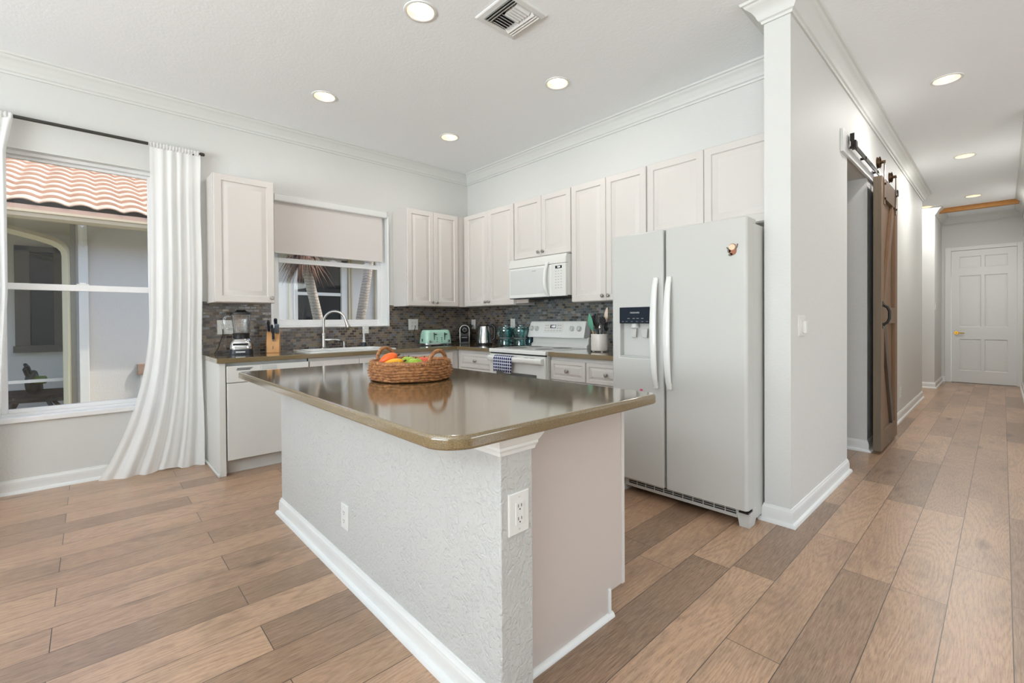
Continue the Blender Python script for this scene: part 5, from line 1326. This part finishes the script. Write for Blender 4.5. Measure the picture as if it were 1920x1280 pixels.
# S-tile roof
rows = []; PAN = 0.27; EXP = 0.34; SL = 0.42
ys_ = [-6.2 + PAN*k/8 for k in range(int(8*8.6/PAN))]
for r_ in range(13):
    for u_, hh in ((0.0, 0.035), (0.5, 0.018), (1.0, 0.0)):
        d = (r_+u_)*EXP; x = -3.50 - d; z = 2.665 + d*SL + hh
        rows.append([(x + (0.02 if u_ == 0 else 0), y, z + 0.045*(abs(math.sin(PI*(y/PAN)))**0.9 if math.sin(PI*y/PAN*1.0) != 9 else 0)) for y in ys_])
m_ = MB()
rows2 = []
for L in rows:
    rows2.append([(x, y, z) for x, y, z in L])
m_.loft(rows2, False, False, closed=False)
o = mk('roof_tiles', m_, 'rooftile', nh, angle=50)
sm = o.modifiers.new('thick', 'SOLIDIFY'); sm.thickness = 0.02; sm.offset = -1
mk('tile_underlay', MB().box(-3.60, -3.50, -6.2, 2.4, 2.60, 2.665), 'ownroof', nh, smooth=False)
mk('roof_deck', MB().prism([(-3.6, 2.63), (-9.5, 5.1), (-9.5, 5.0), (-3.6, 2.58)], -9.0, 9.0, 'y'), 'ownroof', nh, smooth=False)
# far-side windows
f = mk('window_frame', MB().box(XW-0.06, XW+0.02, NWY0, NWY0+0.07, NWZ0, NWZ1).box(XW-0.06, XW+0.02, NWY1-0.12, NWY1, NWZ0, NWZ1).box(XW-0.06, XW+0.02, NWY0, NWY1, NWZ1-0.06, NWZ1).box(XW-0.06, XW+0.03, NWY0, NWY1, NWZ0, NWZ0+0.06).box(XW-0.05, XW, NWY0+0.07, NWY1-0.12, 1.685, 1.745), 'downspoutwhite', nh, 0.004)
mk('pane', MB().box(XW-0.045, XW-0.04, NWY0+0.07, NWY1-0.12, NWZ0+0.06, NWZ1-0.06), 'winpanedark', f)
mk('shutter_track', MB().box(XW, XW+0.05, 0.15, 0.19, 0.6, 2.5).box(XW, XW+0.05, 0.20, 0.23, 0.6, 2.5), 'stuccotan', nh, 0.003)
mk('shutter_track', MB().box(XW, XW+0.04, -0.95, -0.92, 0.6, 2.5), 'stuccotan', nh, 0.003)
mk('downspout', MB().box(XW, XW+0.06, 0.70, 0.765, GZ, 2.56), 'stuccotan', nh, 0.004)
f = mk('window_frame', MB().box(-5.56, -5.44, RY0, RY0+0.16, RZ0, RZ1).box(-5.56, -5.44, RY1-0.10, RY1, RZ0, RZ1).box(-5.56, -5.44, RY0, RY1, RZ1-0.08, RZ1).box(-5.56, -5.40, RY0-0.02, RY1+0.02, RZ0-0.03, RZ0+0.07), 'darkframe', nh, 0.004)
mk('pane', MB().box(-5.53, -5.525, RY0+0.16, RY1-0.10, RZ0+0.07, RZ1-0.08), 'winpanedark', f)
mk('corner_trim', MB().box(XW-0.03, XW+0.02, WY0-0.02, WY0+0.03, GZ, 2.58), 'darkstucco', nh, 0.003)
mk('downspout', MB().box(XW+0.02, XW+0.09, -3.70, -3.60, GZ, 2.28).tube([(XW+0.055, -3.65, 2.26), (XW+0.07, -3.65, 2.36), (XW+0.22, -3.65, 2.44), (-3.56, -3.65, 2.50)], 0.046, 4), 'downspoutwhite', nh, 0.004)
pts = [(-4.12, -3.81, GZ), (-4.12, -3.81, 2.12), (-4.12, -3.825, 2.20), (-4.12, -3.87, 2.26), (-4.12, -3.94, 2.31), (-4.10, -4.10, 2.36), (-4.05, -4.55, 2.47), (-4.0, -5.0, 2.53)]
mk('downspout', MB().tube(pts, 0.058, 4), 'downspout', nh, 0.003)
mk('porch_rail', MB().box(-4.33, -4.29, -9.0, -3.86, 0.385, 0.425), 'downspoutwhite', nh)
mk('porch_post', MB().box(-4.35, -4.27, -4.86, -4.78, GZ, 2.60), 'darkframe', nh)
mb_ = thing('utility_box', 'rusty utility box low on the wall of the house next door', 'utility box', (XW+0.003, -3.03, 0.42))
mk('body', MB().box(0, 0.07, -0.05, 0.06, 0.0, 0.16), 'rust', mb_, 0.006)
mk('pipe', MB().tube([(0.035, 0.0, 0.0), (0.035, 0.0, -0.20), (0.035, 0.0, GZ-0.42)], 0.016, 8), 'downspoutwhite', mb_)

# miter saw on a stand outside the dining window
t = thing('miter_saw', 'dark miter saw with green motor on a stand outside the dining window', 'power tool', (-4.75, -4.20, GZ), 1.35)
mk('stand', MB().tube([(-0.35, -0.22, 0), (-0.18, -0.08, 0.30)], 0.025, 8).tube([(0.35, -0.22, 0), (0.18, -0.08, 0.30)], 0.025, 8).tube([(-0.35, 0.22, 0), (-0.18, 0.08, 0.30)], 0.025, 8).tube([(0.35, 0.22, 0), (0.18, 0.08, 0.30)], 0.025, 8).box(-0.42, 0.42, -0.10, 0.10, 0.29, 0.33), 'sawdark', t)
mk('table', MB().lathe([(0.0, 0.33), (0.20, 0.33), (0.20, 0.37), (0.0, 0.375)], 28).box(-0.32, 0.32, 0.02, 0.10, 0.33, 0.38).box(-0.32, 0.32, 0.05, 0.07, 0.38, 0.46), 'sawdark', t)
mk('arm', MB().tube([(0.0, 0.20, 0.38), (0.0, 0.16, 0.56), (0.0, -0.02, 0.66)], [0.06, 0.06, 0.05], 10), 'sawgrey', t)
mk('blade_guard', MB().lathe([(0.16, -0.03), (0.165, -0.02), (0.165, 0.02), (0.16, 0.03)], 30, (0, -0.02, 0.58), 'x'), 'sawdark', t)
mk('motor', MB().lathe([(0.0, 0.03), (0.055, 0.03), (0.06, 0.05), (0.055, 0.14), (0.04, 0.15), (0.0, 0.15)], 20, (0, -0.02, 0.60), 'x'), 'sawgreen', t)
mk('handle', MB().tube([(0.0, -0.08, 0.70), (0.0, -0.16, 0.80), (0.0, -0.24, 0.84), (0.0, -0.27, 0.78), (0.0, -0.20, 0.70), (0.0, -0.10, 0.66)], 0.024, 8), 'sawdark', t)

# palms between the houses
def palm(label, base, top, r0, r1, skirt, seed, zc):
    rnd = random.Random(seed)
    t = thing('palm_tree', label, 'palm tree', (base[0], base[1], GZ), 0, 'palms between the houses')
    B = Vector((0, 0, 0)); T = Vector((top[0]-base[0], top[1]-base[1], top[2]-GZ))
    pts = [B.lerp(T, k/16) + Vector((0.03*math.sin(k*0.4), 0.04*math.sin(k*0.35), 0)) for k in range(17)]
    rr = [(r0+(r1-r0)*k/16)*(1.0+0.05*(k % 2)) for k in range(17)]
    mk('trunk', MB().tube(pts, rr, 14), 'trunk', t)
    C = pts[-1]
    fr = MB()
    for k in range(12):
        a = 2*PI*k/12+rnd.uniform(-.2, .2); el = rnd.uniform(0.1, 0.9); Lf = rnd.uniform(0.7, 0.95)
        spine = []
        for q_ in range(9):
            s = q_/8; spine.append(C + Vector((math.cos(a)*Lf*s, math.sin(a)*Lf*s, Lf*(el*s-0.9*s*s))))
        fr.tube(spine, [0.012*(1-0.8*q_/8) for q_ in range(9)], 5)
        side = Vector((-math.sin(a), math.cos(a), 0))
        for q_ in range(1, 9):
            for sg in (-1, 1):
                for e_ in (0.0, 0.5):
                    s_ = min(8, q_+e_); p = spine[q_].lerp(spine[min(8, q_+1)], e_); le = 0.42*(1-abs(s_/8-0.45))
                    d = (side*sg*0.8 + (spine[q_]-spine[q_-1]).normalized()*0.7 + Vector((0, 0, -0.35))).normalized()
                    w = d.cross(Vector((0, 0, 1))).normalized()*0.012
                    m1 = p + d*le*0.5
                    fr.add([p, m1+w, p+d*le, m1-w], [(0, 1, 2, 3)])
    mk('fronds', fr, 'frond', t, smooth=False)
    if skirt:
        sk = MB()
        for k in range(skirt):
            a = rnd.uniform(0, 2*PI); h0 = rnd.uniform(-0.05, 0.25); Ls = rnd.uniform(0.22, 0.44); sp = rnd.uniform(0.25, 1.0)
            p0 = Vector((T.x*(zc-GZ)/T.z, T.y*(zc-GZ)/T.z+0.02, zc-GZ)) + Vector((math.cos(a)*0.05, math.sin(a)*0.05, h0))
            p1 = p0 + Vector((math.cos(a)*Ls*sp*0.6, math.sin(a)*Ls*sp*0.6, -Ls*0.35)); p2 = p1 + Vector((math.cos(a)*Ls*sp*0.45, math.sin(a)*Ls*sp*0.45, -Ls*0.62))
            w = Vector((-math.sin(a), math.cos(a), 0))*rnd.uniform(0.008, 0.016)
            sk.add([p0-w*0.6, p0+w*0.6, p1+w, p1-w, p2, p2+w*0.1], [(0, 1, 2, 3), (3, 2, 5, 4)])
        mk('dead_skirt', sk, 'deadfrond', t, smooth=False)['label'] = 'dry brown hanging fronds'
    return t
palm('slim palm with dry brown frond skirt, outside the sink window', (-1.95, -0.99), (-1.95, -1.80, 4.35), 0.070, 0.055, 150, 3, 2.08)
palm('bare palm trunk near the right side of the sink window', (-1.95, -0.90), (-1.95, 0.16, 5.3), 0.072, 0.055, 0, 8, 3.0)

# patio and glass doors behind the viewpoint
sd = bpy.data.objects.new('window_4', None); COL.objects.link(sd); sd['kind'] = 'structure'
q = MB().box(1.9, 7.3, GY-0.12, GY-0.04, 2.47, 2.55).box(1.9, 7.3, GY-0.12, GY-0.04, 0, 0.04)
for k in range(5): q.box(1.9+1.33*k, 1.98+1.33*k, GY-0.12, GY-0.04, 0.04, 2.47)
mk('frame', q, 'vinyl', sd)
for k in range(4): mk('pane', MB().box(1.98+1.33*k, 3.23+1.33*k, GY-0.083, GY-0.077, 0.04, 2.47), 'pane', sd)
sd = bpy.data.objects.new('added_window', None); COL.objects.link(sd); sd['kind'] = 'structure'  # unseen window, added to go with the fill light from the right
q = MB().box(XR+0.04, XR+0.12, -1.75, 1.95, 2.34, 2.4).box(XR+0.04, XR+0.12, -1.75, 1.95, 0.5, 0.56)
for k in range(4): q.box(XR+0.04, XR+0.12, -1.75+1.213*k, -1.69+1.213*k, 0.56, 2.34)
mk('frame', q, 'vinyl', sd)
for k in range(3): mk('pane', MB().box(XR+0.077, XR+0.083, -1.69+1.213*k, -0.54+1.213*k, 0.56, 2.34), 'pane', sd)
